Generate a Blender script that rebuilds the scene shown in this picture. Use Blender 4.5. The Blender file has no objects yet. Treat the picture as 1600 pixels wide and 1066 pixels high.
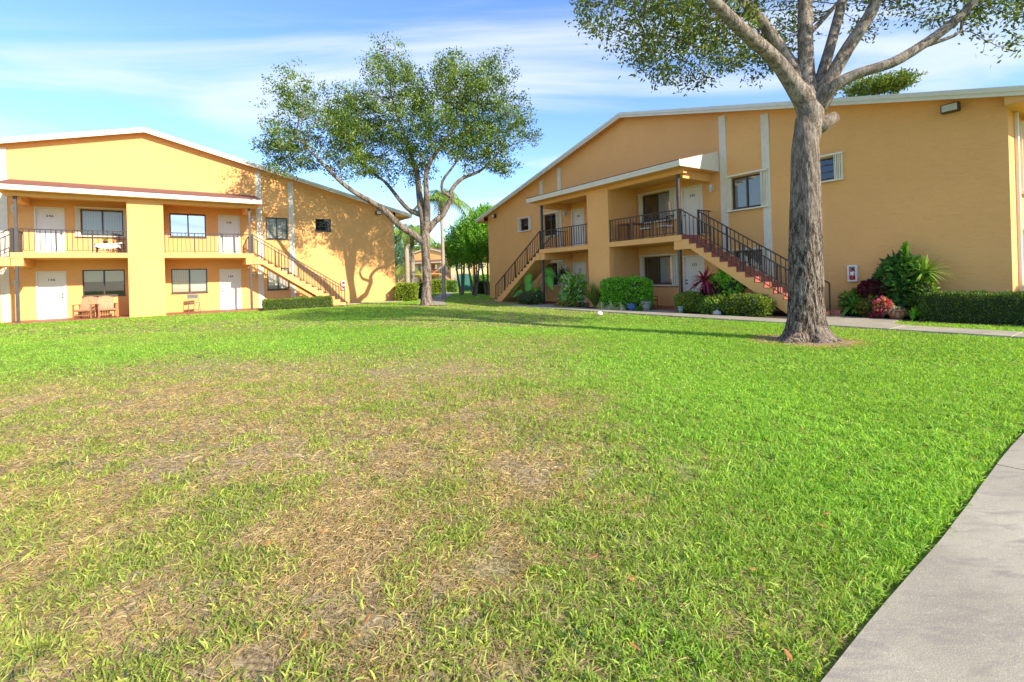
import bpy, math, random
import numpy as np
from mathutils import Vector, noise, Matrix
rnd = random.Random(7)
rng = np.random.default_rng(7)
R_ = math.radians
scene = bpy.context.scene

# ------------------------------------------------------------------ camera
F_PX, ROLL, HOR, CAM_H = 744.43, 0.0288, 99.9, 1.2495       # focal length in 1600 px widths, camera roll, horizon offset
cam_d = bpy.data.cameras.new('camera'); cam = bpy.data.objects.new('camera', cam_d)
scene.collection.objects.link(cam); scene.camera = cam
cam_d.sensor_width = 36.0; cam_d.lens = F_PX / 1600 * 36
cam_d.shift_y = -HOR * math.cos(ROLL) / 1600; cam_d.shift_x = HOR * math.sin(ROLL) / 1600
cam_d.clip_start = 0.05; cam_d.clip_end = 3000
cam.location = (0, 0, CAM_H)
cam.rotation_euler = (Matrix.Rotation(R_(90), 3, 'X') @ Matrix.Rotation(-ROLL, 3, 'Z')).to_euler()

# ------------------------------------------------------------------ light
SUN_AZ = math.atan2(0.768, -0.641); SUN_EL = R_(30)
world = bpy.data.worlds.new("World"); scene.world = world; world.use_nodes = True
wn = world.node_tree.nodes; wl = world.node_tree.links; wn.clear()
wo = wn.new('ShaderNodeOutputWorld'); bg = wn.new('ShaderNodeBackground')
sky = wn.new('ShaderNodeTexSky'); sky.sky_type = 'NISHITA'; sky.sun_disc = False
sky.sun_elevation = SUN_EL; sky.sun_rotation = SUN_AZ
sky.air_density = 1.2; sky.dust_density = 0.3; sky.ozone_density = 1.8
bg.inputs['Strength'].default_value = 0.15
tc = wn.new('ShaderNodeTexCoord'); sep = wn.new('ShaderNodeSeparateXYZ'); wl.new(tc.outputs['Generated'], sep.inputs[0])
zz = wn.new('ShaderNodeMath'); zz.operation = 'MAXIMUM'; zz.inputs[1].default_value = 0.03; wl.new(sep.outputs['Z'], zz.inputs[0])
zo = wn.new('ShaderNodeMath'); zo.operation = 'ADD'; zo.inputs[1].default_value = 0.12; wl.new(zz.outputs[0], zo.inputs[0])
dx = wn.new('ShaderNodeMath'); dx.operation = 'DIVIDE'; wl.new(sep.outputs['X'], dx.inputs[0]); wl.new(zo.outputs[0], dx.inputs[1])
dy = wn.new('ShaderNodeMath'); dy.operation = 'DIVIDE'; wl.new(sep.outputs['Y'], dy.inputs[0]); wl.new(zo.outputs[0], dy.inputs[1])
cmb = wn.new('ShaderNodeCombineXYZ'); wl.new(dx.outputs[0], cmb.inputs[0]); wl.new(dy.outputs[0], cmb.inputs[1])
mp = wn.new('ShaderNodeMapping'); mp.inputs['Scale'].default_value = (0.55, 1.35, 1); mp.inputs['Rotation'].default_value = (0, 0, R_(-14)); mp.inputs['Location'].default_value = (3.1, 0.4, 0)
wl.new(cmb.outputs[0], mp.inputs[0])
nz = wn.new('ShaderNodeTexNoise'); nz.inputs['Scale'].default_value = 0.85; nz.inputs['Detail'].default_value = 7; nz.inputs['Roughness'].default_value = 0.52; nz.inputs['Distortion'].default_value = 1.1
wl.new(mp.outputs[0], nz.inputs['Vector'])
cr = wn.new('ShaderNodeValToRGB'); cr.color_ramp.elements[0].position = 0.44; cr.color_ramp.elements[1].position = 0.66
cr.color_ramp.elements[1].color = (0.85, 0.85, 0.85, 1); cr.color_ramp.interpolation = 'EASE'
wl.new(nz.outputs['Fac'], cr.inputs[0])
mx = wn.new('ShaderNodeMix'); mx.data_type = 'RGBA'; mx.inputs[7].default_value = (2.3, 2.48, 2.8, 1)
cf = wn.new('ShaderNodeMapRange'); cf.inputs[1].default_value = 0.02; cf.inputs[2].default_value = 0.38; cf.inputs[3].default_value = 0.25; cf.inputs[4].default_value = 1.0; wl.new(sep.outputs['Z'], cf.inputs[0])
cm = wn.new('ShaderNodeMath'); cm.operation = 'MULTIPLY'; wl.new(cr.outputs[0], cm.inputs[0]); wl.new(cf.outputs[0], cm.inputs[1]); wl.new(cm.outputs[0], mx.inputs[0])

tint = wn.new('ShaderNodeMix'); tint.data_type = 'RGBA'; tint.blend_type = 'MULTIPLY'; tint.inputs[0].default_value = 1; tint.inputs[7].default_value = (0.43, 0.53, 0.76, 1)
wl.new(sky.outputs[0], tint.inputs[6]); wl.new(tint.outputs[2], mx.inputs[6])
wl.new(mx.outputs[2], bg.inputs['Color']); wl.new(bg.outputs[0], wo.inputs[0])
sun_d = bpy.data.lights.new('sun', 'SUN'); sun = bpy.data.objects.new('sun', sun_d); scene.collection.objects.link(sun)
sun_d.energy = 3.05; sun_d.angle = R_(0.6); sun_d.color = (1.0, 0.86, 0.68)
sdir = Vector((0.768 * math.cos(SUN_EL), -0.641 * math.cos(SUN_EL), math.sin(SUN_EL)))
sun.rotation_euler = sdir.to_track_quat('Z', 'Y').to_euler(); sun.location = (20, -20, 30)
scene.view_settings.view_transform = 'Standard'; scene.view_settings.look = 'None'
scene.view_settings.exposure = 1.55; scene.view_settings.gamma = 1.0

# ------------------------------------------------------------------ geometry of the place
LB = dict(x=-16.8425, y=22.2027, z=0.0, a=0.6209)
RB = dict(x=5.3852, y=21.4967, z=-0.1622, a=-0.9762)
def gz(x, y):
    t = np.clip((np.asarray(x, float) + 6) / 9, 0, 1); t = t * t * (3 - 2 * t)
    return -0.16 * t
def Bw(b, u, w, z=0.0):          # building coordinates (u along, w out of the wall, z up) to world
    c, s = math.cos(b['a']), math.sin(b['a'])
    return Vector((b['x'] + u * c + w * s, b['y'] + u * s - w * c, b['z'] + z))
def Bl(b, x, y):                 # world to building coordinates
    c, s = math.cos(b['a']), math.sin(b['a']); X = np.asarray(x) - b['x']; Y = np.asarray(y) - b['y']
    return X * c + Y * s, X * s - Y * c
_c, _s = math.cos(ROLL), math.sin(ROLL)
def ray(px, py):
    a = px - 800; b = py - 533
    return (_c * a - _s * b) / F_PX, -((_s * a + _c * b) + HOR) / F_PX
def at(px, py, Y):
    a, b = ray(px, py); return Vector((a * Y, Y, CAM_H + b * Y))

# ------------------------------------------------------------------ helpers
def tag(o, label=None, cat=None, group=None, kind=None):
    if label: o['label'] = label
    if cat: o['category'] = cat
    if group: o['group'] = group
    if kind: o['kind'] = kind
    return o
def link(o, parent=None):
    scene.collection.objects.link(o)
    if parent is not None: o.parent = parent
    return o
def empty(name, loc, rz=0.0):
    o = bpy.data.objects.new(name, None); o.location = loc; o.rotation_euler = (0, 0, rz); o.empty_display_size = 0.2
    return link(o)
def thing(name, label, cat, loc, rz=0.0, group=None):
    return tag(empty(name, loc, rz), label, cat, group)
def np_mesh(name, V, Fs, mat, parent=None, col=None, smooth=False, fmat=None):
    """V (n,3); Fs list of int arrays (m,k)"""
    me = bpy.data.meshes.new(name); V = np.asarray(V, np.float32)
    me.vertices.add(len(V)); me.vertices.foreach_set('co', V.ravel())
    Fs = [np.asarray(f, np.int32) for f in Fs if len(f)]
    nl = sum(f.size for f in Fs); npoly = sum(len(f) for f in Fs)
    me.loops.add(nl); me.polygons.add(npoly)
    me.loops.foreach_set('vertex_index', np.concatenate([f.ravel() for f in Fs]))
    tot = np.concatenate([np.full(len(f), f.shape[1], np.int32) for f in Fs])
    st = np.concatenate([[0], np.cumsum(tot)[:-1]]).astype(np.int32)
    me.polygons.foreach_set('loop_start', st)
    me.polygons.foreach_set('use_smooth', np.full(npoly, smooth))
    for m in (mat if isinstance(mat, (list, tuple)) else [mat]): me.materials.append(m)
    if fmat is not None: me.polygons.foreach_set('material_index', np.asarray(fmat, np.int32))
    me.update(calc_edges=True)
    if col is not None:
        at_ = me.color_attributes.new('Col', 'FLOAT_COLOR', 'POINT')
        c4 = np.ones((len(V), 4), np.float32); c4[:, :3] = col; at_.data.foreach_set('color', c4.ravel())
    return link(bpy.data.objects.new(name, me), parent)
class MB:
    def __init__(s): s.v = []; s.f = []; s.m = []; s.cur = 0
    def add(s, vs, fs):
        b = len(s.v); s.v += [tuple(v) for v in vs]
        for f in fs: s.f.append([b + i for i in f]); s.m.append(s.cur)
        return s
    def box(s, u0, u1, w0, w1, z0, z1):      # building-style: w out of the wall = -y
        y0, y1 = -w1, -w0
        s.add([(u0, y0, z0), (u1, y0, z0), (u1, y1, z0), (u0, y1, z0), (u0, y0, z1), (u1, y0, z1), (u1, y1, z1), (u0, y1, z1)],
              [(0, 3, 2, 1), (4, 5, 6, 7), (0, 1, 5, 4), (1, 2, 6, 5), (2, 3, 7, 6), (3, 0, 4, 7)]); return s
    def prism(s, poly, w0, w1):              # poly in (u,z) counter-clockwise seen from the front, extruded w0..w1
        n = len(poly); vs = [(u, -w1, z) for u, z in poly] + [(u, -w0, z) for u, z in poly]
        fs = [list(range(n)), list(range(2 * n - 1, n - 1, -1))] + [((i + 1) % n, i, n + i, n + (i + 1) % n) for i in range(n)]
        s.add(vs, fs); return s
    def bar(s, a, b, r, n=6, r2=None):
        a = Vector(a); b = Vector(b); d = (b - a).normalized(); r2 = r if r2 is None else r2
        x = d.orthogonal().normalized(); y = d.cross(x)
        vs = []
        for p, q in ((a, r), (b, r2)):
            for i in range(n):
                t = 2 * math.pi * i / n; vs.append(p + x * math.cos(t) * q + y * math.sin(t) * q)
        s.add(vs, [(i, (i + 1) % n, n + (i + 1) % n, n + i) for i in range(n)] + [list(range(n - 1, -1, -1)), list(range(n, 2 * n))]); return s
    def sq(s, a, b, hw, hh):                 # rectangular bar
        a = Vector(a); b = Vector(b); d = (b - a).normalized(); up = Vector((0, 0, 1)) if abs(d.z) < .95 else Vector((0, 1, 0))
        x = d.cross(up).normalized(); y = x.cross(d)
        vs = [p + x * i * hw + y * j * hh for p in (a, b) for i, j in ((-1, -1), (1, -1), (1, 1), (-1, 1))]
        s.add(vs, [(0, 1, 5, 4), (1, 2, 6, 5), (2, 3, 7, 6), (3, 0, 4, 7), (3, 2, 1, 0), (4, 5, 6, 7)]); return s
    def lathe(s, prof, c=(0, 0, 0), n=16):
        c = Vector(c); vs = [c + Vector((r * math.cos(2 * math.pi * i / n), r * math.sin(2 * math.pi * i / n), z)) for r, z in prof for i in range(n)]
        fs = [(k * n + i, k * n + (i + 1) % n, (k + 1) * n + (i + 1) % n, (k + 1) * n + i) for k in range(len(prof) - 1) for i in range(n)]
        fs += [list(range(n - 1, -1, -1)), list(range((len(prof) - 1) * n, len(prof) * n))]
        s.add(vs, fs); return s
    def build(s, name, mat, parent=None, smooth=False, bevel=0, keep=None):
        me = bpy.data.meshes.new(name); me.from_pydata([tuple(v) for v in s.v], [], s.f)
        for m in (mat if isinstance(mat, (list, tuple)) else [mat]): me.materials.append(m)
        me.polygons.foreach_set('material_index', s.m); me.polygons.foreach_set('use_smooth', [smooth] * len(s.f)); me.update()
        o = link(bpy.data.objects.new(name, me), parent)
        if bevel:
            b = o.modifiers.new('bevel', 'BEVEL'); b.width = bevel; b.segments = 2; b.limit_method = 'ANGLE'
        return o
def copy_tree(o, parent=None, skip=()):
    c = o.copy(); scene.collection.objects.link(c); c.parent = parent
    for ch in [q for q in o.children if q.name.split('.')[0] not in skip]: copy_tree(ch, c, skip)
    return c

# ------------------------------------------------------------------ materials
def mat(name):
    m = bpy.data.materials.new(name); m.use_nodes = True; n = m.node_tree.nodes; n.clear()
    o = n.new('ShaderNodeOutputMaterial'); p = n.new('ShaderNodeBsdfPrincipled'); m.node_tree.links.new(p.outputs[0], o.inputs[0])
    return m, n, m.node_tree.links, p, o
def coords(n, l, scale=(1, 1, 1), rot=(0, 0, 0)):
    t = n.new('ShaderNodeTexCoord'); q = n.new('ShaderNodeMapping'); q.inputs['Scale'].default_value = scale; q.inputs['Rotation'].default_value = rot
    l.new(t.outputs['Object'], q.inputs[0]); return q.outputs[0]
def noi(n, l, vec, scale, detail=4, rough=.55, dist=0):
    t = n.new('ShaderNodeTexNoise'); t.inputs['Scale'].default_value = scale; t.inputs['Detail'].default_value = detail
    t.inputs['Roughness'].default_value = rough; t.inputs['Distortion'].default_value = dist; l.new(vec, t.inputs['Vector']); return t.outputs['Fac']
def ramp(n, l, f, stops):
    r = n.new('ShaderNodeValToRGB'); e = r.color_ramp.elements
    while len(e) < len(stops): e.new(.5)
    for k, (p, c) in enumerate(stops): e[k].position = p; e[k].color = (*c, 1) if len(c) == 3 else c
    l.new(f, r.inputs[0]); return r.outputs[0]
def mixc(n, l, f, a, b, mode='MIX'):
    m = n.new('ShaderNodeMix'); m.data_type = 'RGBA'; m.blend_type = mode
    for sock, v in ((m.inputs[0], f), (m.inputs[6], a), (m.inputs[7], b)):
        if hasattr(v, 'links'): l.new(v, sock)
        else: sock.default_value = v if isinstance(v, (int, float)) else (*v, 1)
    return m.outputs[2]
def bump(n, l, h, p, strength=.3, dist=.02):
    b = n.new('ShaderNodeBump'); b.inputs['Strength'].default_value = strength; b.inputs['Distance'].default_value = dist
    l.new(h, b.inputs['Height']); l.new(b.outputs[0], p.inputs['Normal'])
def addm(n, l, a, b, op='ADD'):
    m = n.new('ShaderNodeMath'); m.operation = op
    for i, v in enumerate((a, b)):
        if hasattr(v, 'links'): l.new(v, m.inputs[i])
        else: m.inputs[i].default_value = v
    return m.outputs[0]
def simple(name, col, rough=.6, var=.12, scale=8, bmp=.0, metal=0, spec=.4):
    m, n, l, p, o = mat(name); v = coords(n, l)
    f = noi(n, l, v, scale, 5)
    a = tuple(c * (1 - var) for c in col); b = tuple(min(1, c * (1 + var)) for c in col)
    l.new(ramp(n, l, f, [(.3, a), (.7, b)]), p.inputs['Base Color'])
    p.inputs['Roughness'].default_value = rough; p.inputs['Metallic'].default_value = metal; p.inputs['Specular IOR Level'].default_value = spec
    if bmp: bump(n, l, noi(n, l, v, scale * 6, 4), p, bmp, .01)
    return m
def stucco(name, col):
    m, n, l, p, o = mat(name); v = coords(n, l); v2 = coords(n, l, (1, 1, 2.6))
    f = noi(n, l, v, .45, 4); g = noi(n, l, v2, 5, 6, .6, 1.2)
    c1 = mixc(n, l, ramp(n, l, f, [(.3, (0, 0, 0)), (.75, (1, 1, 1))]), tuple(c * .93 for c in col), tuple(min(1, c * 1.05) for c in col))
    c2 = mixc(n, l, ramp(n, l, g, [(.30, (.26,) * 3), (.46, (0, 0, 0))]), c1, tuple(c * .72 for c in col))
    # faint weathering streaks that rise from the ground
    st = noi(n, l, coords(n, l, (3, 3, .25)), 2.2, 5); zc = n.new('ShaderNodeSeparateXYZ'); tcx = n.new('ShaderNodeTexCoord'); l.new(tcx.outputs['Object'], zc.inputs[0])
    low = n.new('ShaderNodeMapRange'); low.inputs[1].default_value = .9; low.inputs[2].default_value = 0.0; l.new(zc.outputs['Z'], low.inputs[0])
    lo2 = addm(n, l, low.outputs[0], ramp(n, l, st, [(.35, (0, 0, 0)), (.7, (.35,) * 3)]), 'MULTIPLY')
    c3 = mixc(n, l, lo2, c2, tuple(c * .62 for c in col))
    l.new(c3, p.inputs['Base Color']); p.inputs['Roughness'].default_value = .88; p.inputs['Specular IOR Level'].default_value = .2
    h = addm(n, l, addm(n, l, ramp(n, l, g, [(.35, (0, 0, 0)), (.55, (1, 1, 1))]), .7, 'MULTIPLY'), addm(n, l, noi(n, l, v, 55, 4), .35, 'MULTIPLY'))
    bump(n, l, h, p, .55, .016)
    return m
M = {}
M['wall'] = stucco('orange_stucco', (.84, .455, .170))
M['trim'] = simple('white_trim', (.72, .68, .58), .55, .05, 3, .06)
M['fascia'] = simple('cream_fascia', (.74, .71, .62), .5, .06, 2.5, .04)
M['band'] = simple('cream_band', (.72, .66, .55), .8, .06, 6, .25)
M['rail'] = simple('dark_bronze_paint', (.040, .034, .032), .45, .25, 12)
M['postpaint'] = simple('grey_bronze_paint', (.07, .062, .062), .45, .2, 10)
M['door'] = simple('cream_door_paint', (.78, .745, .66), .4, .03, 2)
M['doorknob'] = simple('dark_metal', (.06, .05, .04), .3, .2, 10, 0, 1)
M['tile'] = simple('red_floor_paint', (.27, .095, .060), .55, .22, 2.5, .1)
M['tread'] = simple('faded_red_step_paint', (.34, .11, .075), .6, .22, 4, .12)
M['shutter'] = simple('cream_shutter', (.76, .72, .58), .45, .05, 3)
M['winframe'] = simple('bronze_frame', (.055, .045, .035), .4, .2, 10)
M['alu'] = simple('grey_aluminium', (.42, .42, .41), .4, .1, 10)
M['lampwhite'] = simple('white_lantern', (.70, .68, .62), .35, .1, 10)
M['room'] = simple('dim_room', (.05, .045, .04), .9)  # dark colour stands in for the gloom of unlit rooms
M['digit'] = simple('black_digit', (.02, .02, .02), .4)
M['wood'] = simple('teak_wood', (.33, .15, .075), .55, .25, 14, .15)
M['woodseat'] = simple('weathered_wood', (.42, .23, .13), .6, .2, 14, .15)
M['concrete_far'] = simple('concrete_far', (.44, .40, .34), .9, .12, 3, .1)
M['terracotta'] = simple('terracotta', (.36, .14, .07), .7, .15, 10, .1)
M['bluepot'] = simple('blue_glaze', (.08, .16, .40), .25, .15, 8)
M['greypot'] = simple('grey_green_glaze', (.28, .33, .29), .4, .15, 8)
M['darkpot'] = simple('dark_maroon_pot', (.08, .03, .03), .45, .2, 8)
M['teal'] = simple('teal_glaze', (.16, .30, .30), .3, .15, 8)
M['white'] = simple('white_plastic', (.8, .78, .74), .4, .04, 6)
M['cushion'] = simple('pale_cushion', (.62, .65, .64), .9, .08, 6)
M['black'] = simple('black_metal', (.025, .025, .027), .4, .2, 8)
M['greymetal'] = simple('grey_folding_metal', (.14, .14, .15), .4, .15, 8)
M['red'] = simple('extinguisher_red', (.55, .03, .02), .35, .1, 8)
M['lens'] = simple('lamp_lens', (.55, .53, .47), .2, .08, 30)
M['mulch'] = simple('dark_mulch', (.07, .042, .028), .95, .5, 40, .8)
M['glassgreen'] = simple('green_windscreen', (.03, .22, .17), .8, .15, 5)
M['yellowwall'] = simple('pale_yellow_wall', (.74, .60, .32), .85, .06, 2)
M['redroof'] = simple('red_tile_roof', (.42, .15, .10), .8, .25, 6, .3)
M['stem'] = simple('plant_stem', (.13, .10, .055), .8, .3, 15, .3)
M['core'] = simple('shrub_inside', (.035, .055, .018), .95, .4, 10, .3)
M['palmtrunk'] = simple('palm_trunk', (.36, .31, .26), .9, .2, 6, .5)
M['palmshaft'] = simple('palm_crownshaft', (.30, .17, .11), .8, .3, 6, .3)
M['stone'] = simple('white_stone', (.75, .70, .66), .8, .1, 20, .2)
def shingle():
    m, n, l, p, o = mat('red_shingles'); b = n.new('ShaderNodeTexBrick'); v = coords(n, l, (1, 1, 1))
    l.new(v, b.inputs['Vector']); b.inputs['Scale'].default_value = 3.2; b.inputs['Mortar Size'].default_value = .02; b.inputs['Brick Width'].default_value = .9; b.inputs['Row Height'].default_value = .45
    b.inputs['Color1'].default_value = (.25, .10, .07, 1); b.inputs['Color2'].default_value = (.17, .065, .05, 1); b.inputs['Mortar'].default_value = (.07, .03, .025, 1)
    f = noi(n, l, v, 9, 5); l.new(mixc(n, l, f, b.outputs[0], (.20, .085, .065)), p.inputs['Base Color']); p.inputs['Roughness'].default_value = .9
    bump(n, l, addm(n, l, b.outputs['Fac'], noi(n, l, v, 60, 3)), p, .4, .01); return m
M['shingle'] = shingle()
def blinds(name, col, per, axis, dark=.45):
    m, n, l, p, o = mat(name); v = coords(n, l); w = n.new('ShaderNodeTexWave'); w.bands_direction = axis; w.wave_profile = 'SAW'
    w.inputs['Scale'].default_value = 1 / per / 3.18 ; l.new(v, w.inputs['Vector'])
    l.new(ramp(n, l, w.outputs['Fac'], [(0, tuple(c * dark for c in col)), (.35, col), (1, tuple(c * .8 for c in col))]), p.inputs['Base Color']); p.inputs['Roughness'].default_value = .6
    return m
M['hblind'] = blinds('horizontal_blinds', (.72, .68, .60), .05, 'Z', .6)
M['vblind'] = blinds('vertical_blinds', (.85, .75, .55), .09, 'X', .75)
M['wblind'] = blinds('white_blinds', (.80, .80, .76), .05, 'Z', .7)
M['shade'] = simple('cream_roller_shade', (.80, .70, .50), .8, .04, 3)
def glassmat(name, refl, tint=(1, 1, 1)):
    m, n, l, p, o = mat(name); n.remove(p)
    t = n.new('ShaderNodeBsdfTransparent'); t.inputs[0].default_value = (*tint, 1); g = n.new('ShaderNodeBsdfGlossy'); g.inputs['Roughness'].default_value = .01
    fr = n.new('ShaderNodeFresnel'); fr.inputs['IOR'].default_value = 1.5
    a = addm(n, l, fr.outputs[0], refl); mxs = n.new('ShaderNodeMixShader'); l.new(a, mxs.inputs[0]); l.new(t.outputs[0], mxs.inputs[1]); l.new(g.outputs[0], mxs.inputs[2]); l.new(mxs.outputs[0], o.inputs[0])
    return m
M['glass'] = glassmat('window_glass', .015, (.85, .86, .85))
M['mirrorglass'] = glassmat('sky_reflecting_glass', .48, (.4, .4, .4))
def leafmat(name, trans=.35, rough=.45, spec=.35):
    m, n, l, p, o = mat(name); a = n.new('ShaderNodeVertexColor'); a.layer_name = 'Col'
    l.new(a.outputs[0], p.inputs['Base Color']); p.inputs['Roughness'].default_value = rough; p.inputs['Specular IOR Level'].default_value = spec
    t = n.new('ShaderNodeBsdfTranslucent'); h = mixc(n, l, 1.0, a.outputs[0], (1.25, 1.15, .45), 'MULTIPLY'); l.new(h, t.inputs[0])
    s = n.new('ShaderNodeMixShader'); s.inputs[0].default_value = trans; l.new(p.outputs[0], s.inputs[1]); l.new(t.outputs[0], s.inputs[2]); l.new(s.outputs[0], o.inputs[0])
    return m
M['leaf'] = leafmat('leaves'); M['grass'] = leafmat('grass_blades', .48, .55, .22)
def bark(name, c0, c1, c2, sc, zs, strength, dist, upper=None):
    m, n, l, p, o = mat(name); v = coords(n, l, (1, 1, zs)); v3 = coords(n, l, (1, 1, zs * 2.2))
    f = noi(n, l, v, sc, 7, .62, 1.6); g = noi(n, l, v3, sc * 2.3, 5, .65, .8)
    w = n.new('ShaderNodeTexWave'); w.bands_direction = 'DIAGONAL'; w.inputs['Scale'].default_value = sc * .10; w.inputs['Distortion'].default_value = 9; w.inputs['Detail'].default_value = 5; w.inputs['Detail Scale'].default_value = 2.2; l.new(v, w.inputs['Vector'])
    h = addm(n, l, addm(n, l, f, .65, 'MULTIPLY'), addm(n, l, addm(n, l, g, .40, 'MULTIPLY'), addm(n, l, w.outputs['Fac'], .10, 'MULTIPLY')))
    big = noi(n, l, coords(n, l), 1.9, 5, .6)
    cc = ramp(n, l, h, [(.50, c0), (.575, c1), (.66, c2)])
    mix = ramp(n, l, big, [(.52, (0, 0, 0)), (.72, (.6,) * 3)])
    if upper:
        t = n.new('ShaderNodeTexCoord'); z = n.new('ShaderNodeSeparateXYZ'); l.new(t.outputs['Object'], z.inputs[0]); mr = n.new('ShaderNodeMapRange')
        mr.inputs[1].default_value = 1.9; mr.inputs[2].default_value = 3.6; mr.inputs[4].default_value = .75; l.new(z.outputs['Z'], mr.inputs[0]); cc = mixc(n, l, mr.outputs[0], cc, ramp(n, l, h, [(.42, upper[0]), (.56, upper[1]), (.74, upper[2])]))
    l.new(mixc(n, l, mix, cc, c2), p.inputs['Base Color'])
    p.inputs['Roughness'].default_value = .92; p.inputs['Specular IOR Level'].default_value = .15; bump(n, l, h, p, strength, dist); return m
UPB = ((.11, .085, .065), (.22, .185, .15), (.36, .32, .27))
M['bark_near'] = bark('furrowed_bark', (.022, .016, .012), (.105, .080, .062), (.34, .29, .24), 46, .19, 1.0, .04, UPB)
M['bark_limb'] = bark('limb_bark', *UPB, 30, .35, 1.0, .035)
M['bark_mid'] = bark('oak_bark', (.06, .045, .034), (.155, .125, .098), (.29, .245, .20), 14, .3, .8, .03)
def concrete():
    m, n, l, p, o = mat('path_concrete'); v = coords(n, l)
    a = noi(n, l, v, 1.3, 5); b = noi(n, l, v, 140, 3, .7); c = noi(n, l, coords(n, l, (1, 3.4, 1), (0, 0, R_(35))), 3.4, 7, .68, .6)
    base = ramp(n, l, a, [(.3, (.26, .24, .175)), (.7, (.41, .38, .285))])
    x = mixc(n, l, ramp(n, l, b, [(.36, (.5,) * 3), (.5, (0, 0, 0))]), base, (.24, .21, .18))
    x = mixc(n, l, ramp(n, l, b, [(.60, (0, 0, 0)), (.68, (.6,) * 3)]), x, (.58, .53, .46))
    y = mixc(n, l, ramp(n, l, c, [(.34, (.75,) * 3), (.50, (0, 0, 0))]), x, (.22, .20, .17))
    l.new(y, p.inputs['Base Color']); p.inputs['Roughness'].default_value = .92; bump(n, l, addm(n, l, b, c), p, .5, .004); return m
M['concrete'] = concrete()
def groundmat():
    m, n, l, p, o = mat('thatch_and_soil'); v = coords(n, l); a = n.new('ShaderNodeVertexColor'); a.layer_name = 'Col'
    f = noi(n, l, v, 38, 6, .7, .5); g = noi(n, l, v, 4, 4)
    soil = ramp(n, l, f, [(.35, (.08, .055, .033)), (.5, (.30, .23, .13)), (.66, (.56, .46, .30))])
    grn = ramp(n, l, f, [(.3, (.09, .15, .02)), (.7, (.28, .40, .06))])
    l.new(mixc(n, l, a.outputs[0], grn, soil), p.inputs['Base Color']); p.inputs['Roughness'].default_value = .95; p.inputs['Specular IOR Level'].default_value = .1
    bump(n, l, f, p, .8, .02); return m
M['ground'] = groundmat()

# ------------------------------------------------------------------ numpy noise
_gr = np.random.default_rng(3).random((256, 256))
def vnoise(x, y, s):
    x = np.asarray(x, float) / s + 57.3; y = np.asarray(y, float) / s + 91.7
    xi = np.floor(x).astype(int); yi = np.floor(y).astype(int); fx = x - xi; fy = y - yi
    fx = fx * fx * (3 - 2 * fx); fy = fy * fy * (3 - 2 * fy); g = lambda i, j: _gr[i % 256, j % 256]
    return (g(xi, yi) * (1 - fx) + g(xi + 1, yi) * fx) * (1 - fy) + (g(xi, yi + 1) * (1 - fx) + g(xi + 1, yi + 1) * fx) * fy
def fbm(x, y, s): return .5 * vnoise(x, y, s) + .3 * vnoise(x + 9, y - 4, s * .45) + .2 * vnoise(x - 5, y + 7, s * .2)
sst = lambda a, b, t: (lambda q: q * q * (3 - 2 * q))(np.clip((t - a) / (b - a), 0, 1))
T2 = (5.84, 9.45); T1 = (-4.16, 23.55)
def dry(x, y):
    x = np.asarray(x, float); y = np.asarray(y, float)
    a = (1.3 + .10 * y - x) / 2.4; b = (12.5 + .38 * x - y) / 4.5
    d = np.clip(np.minimum(a, b), -1, 1) + (fbm(x, y, 2.4) - .5) * 1.5
    d = sst(-.25, .95, d) * (.97 - .47 * sst(5.0, 9.5, y))
    far = sst(.50, .72, fbm(x + 40, y, 4.5)) * .45 * sst(8, 13, y)
    r2 = np.hypot(x - T2[0], (y - T2[1])); r1 = np.hypot(x - T1[0], y - T1[1])
    ring = np.maximum(1.0 * sst(1.15, .7, r2 + (vnoise(x, y, .5) - .5) * .5), .9 * sst(1.5, .6, r1))
    band = .6 * sst(1.0, .2, np.abs((x - 5.8) * .56 - (y - 9.9) * -.83 - .0)) * sst(6, 3, r2) * 0
    return np.clip(np.maximum(np.maximum(d, far), ring), 0, 1)

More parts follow.
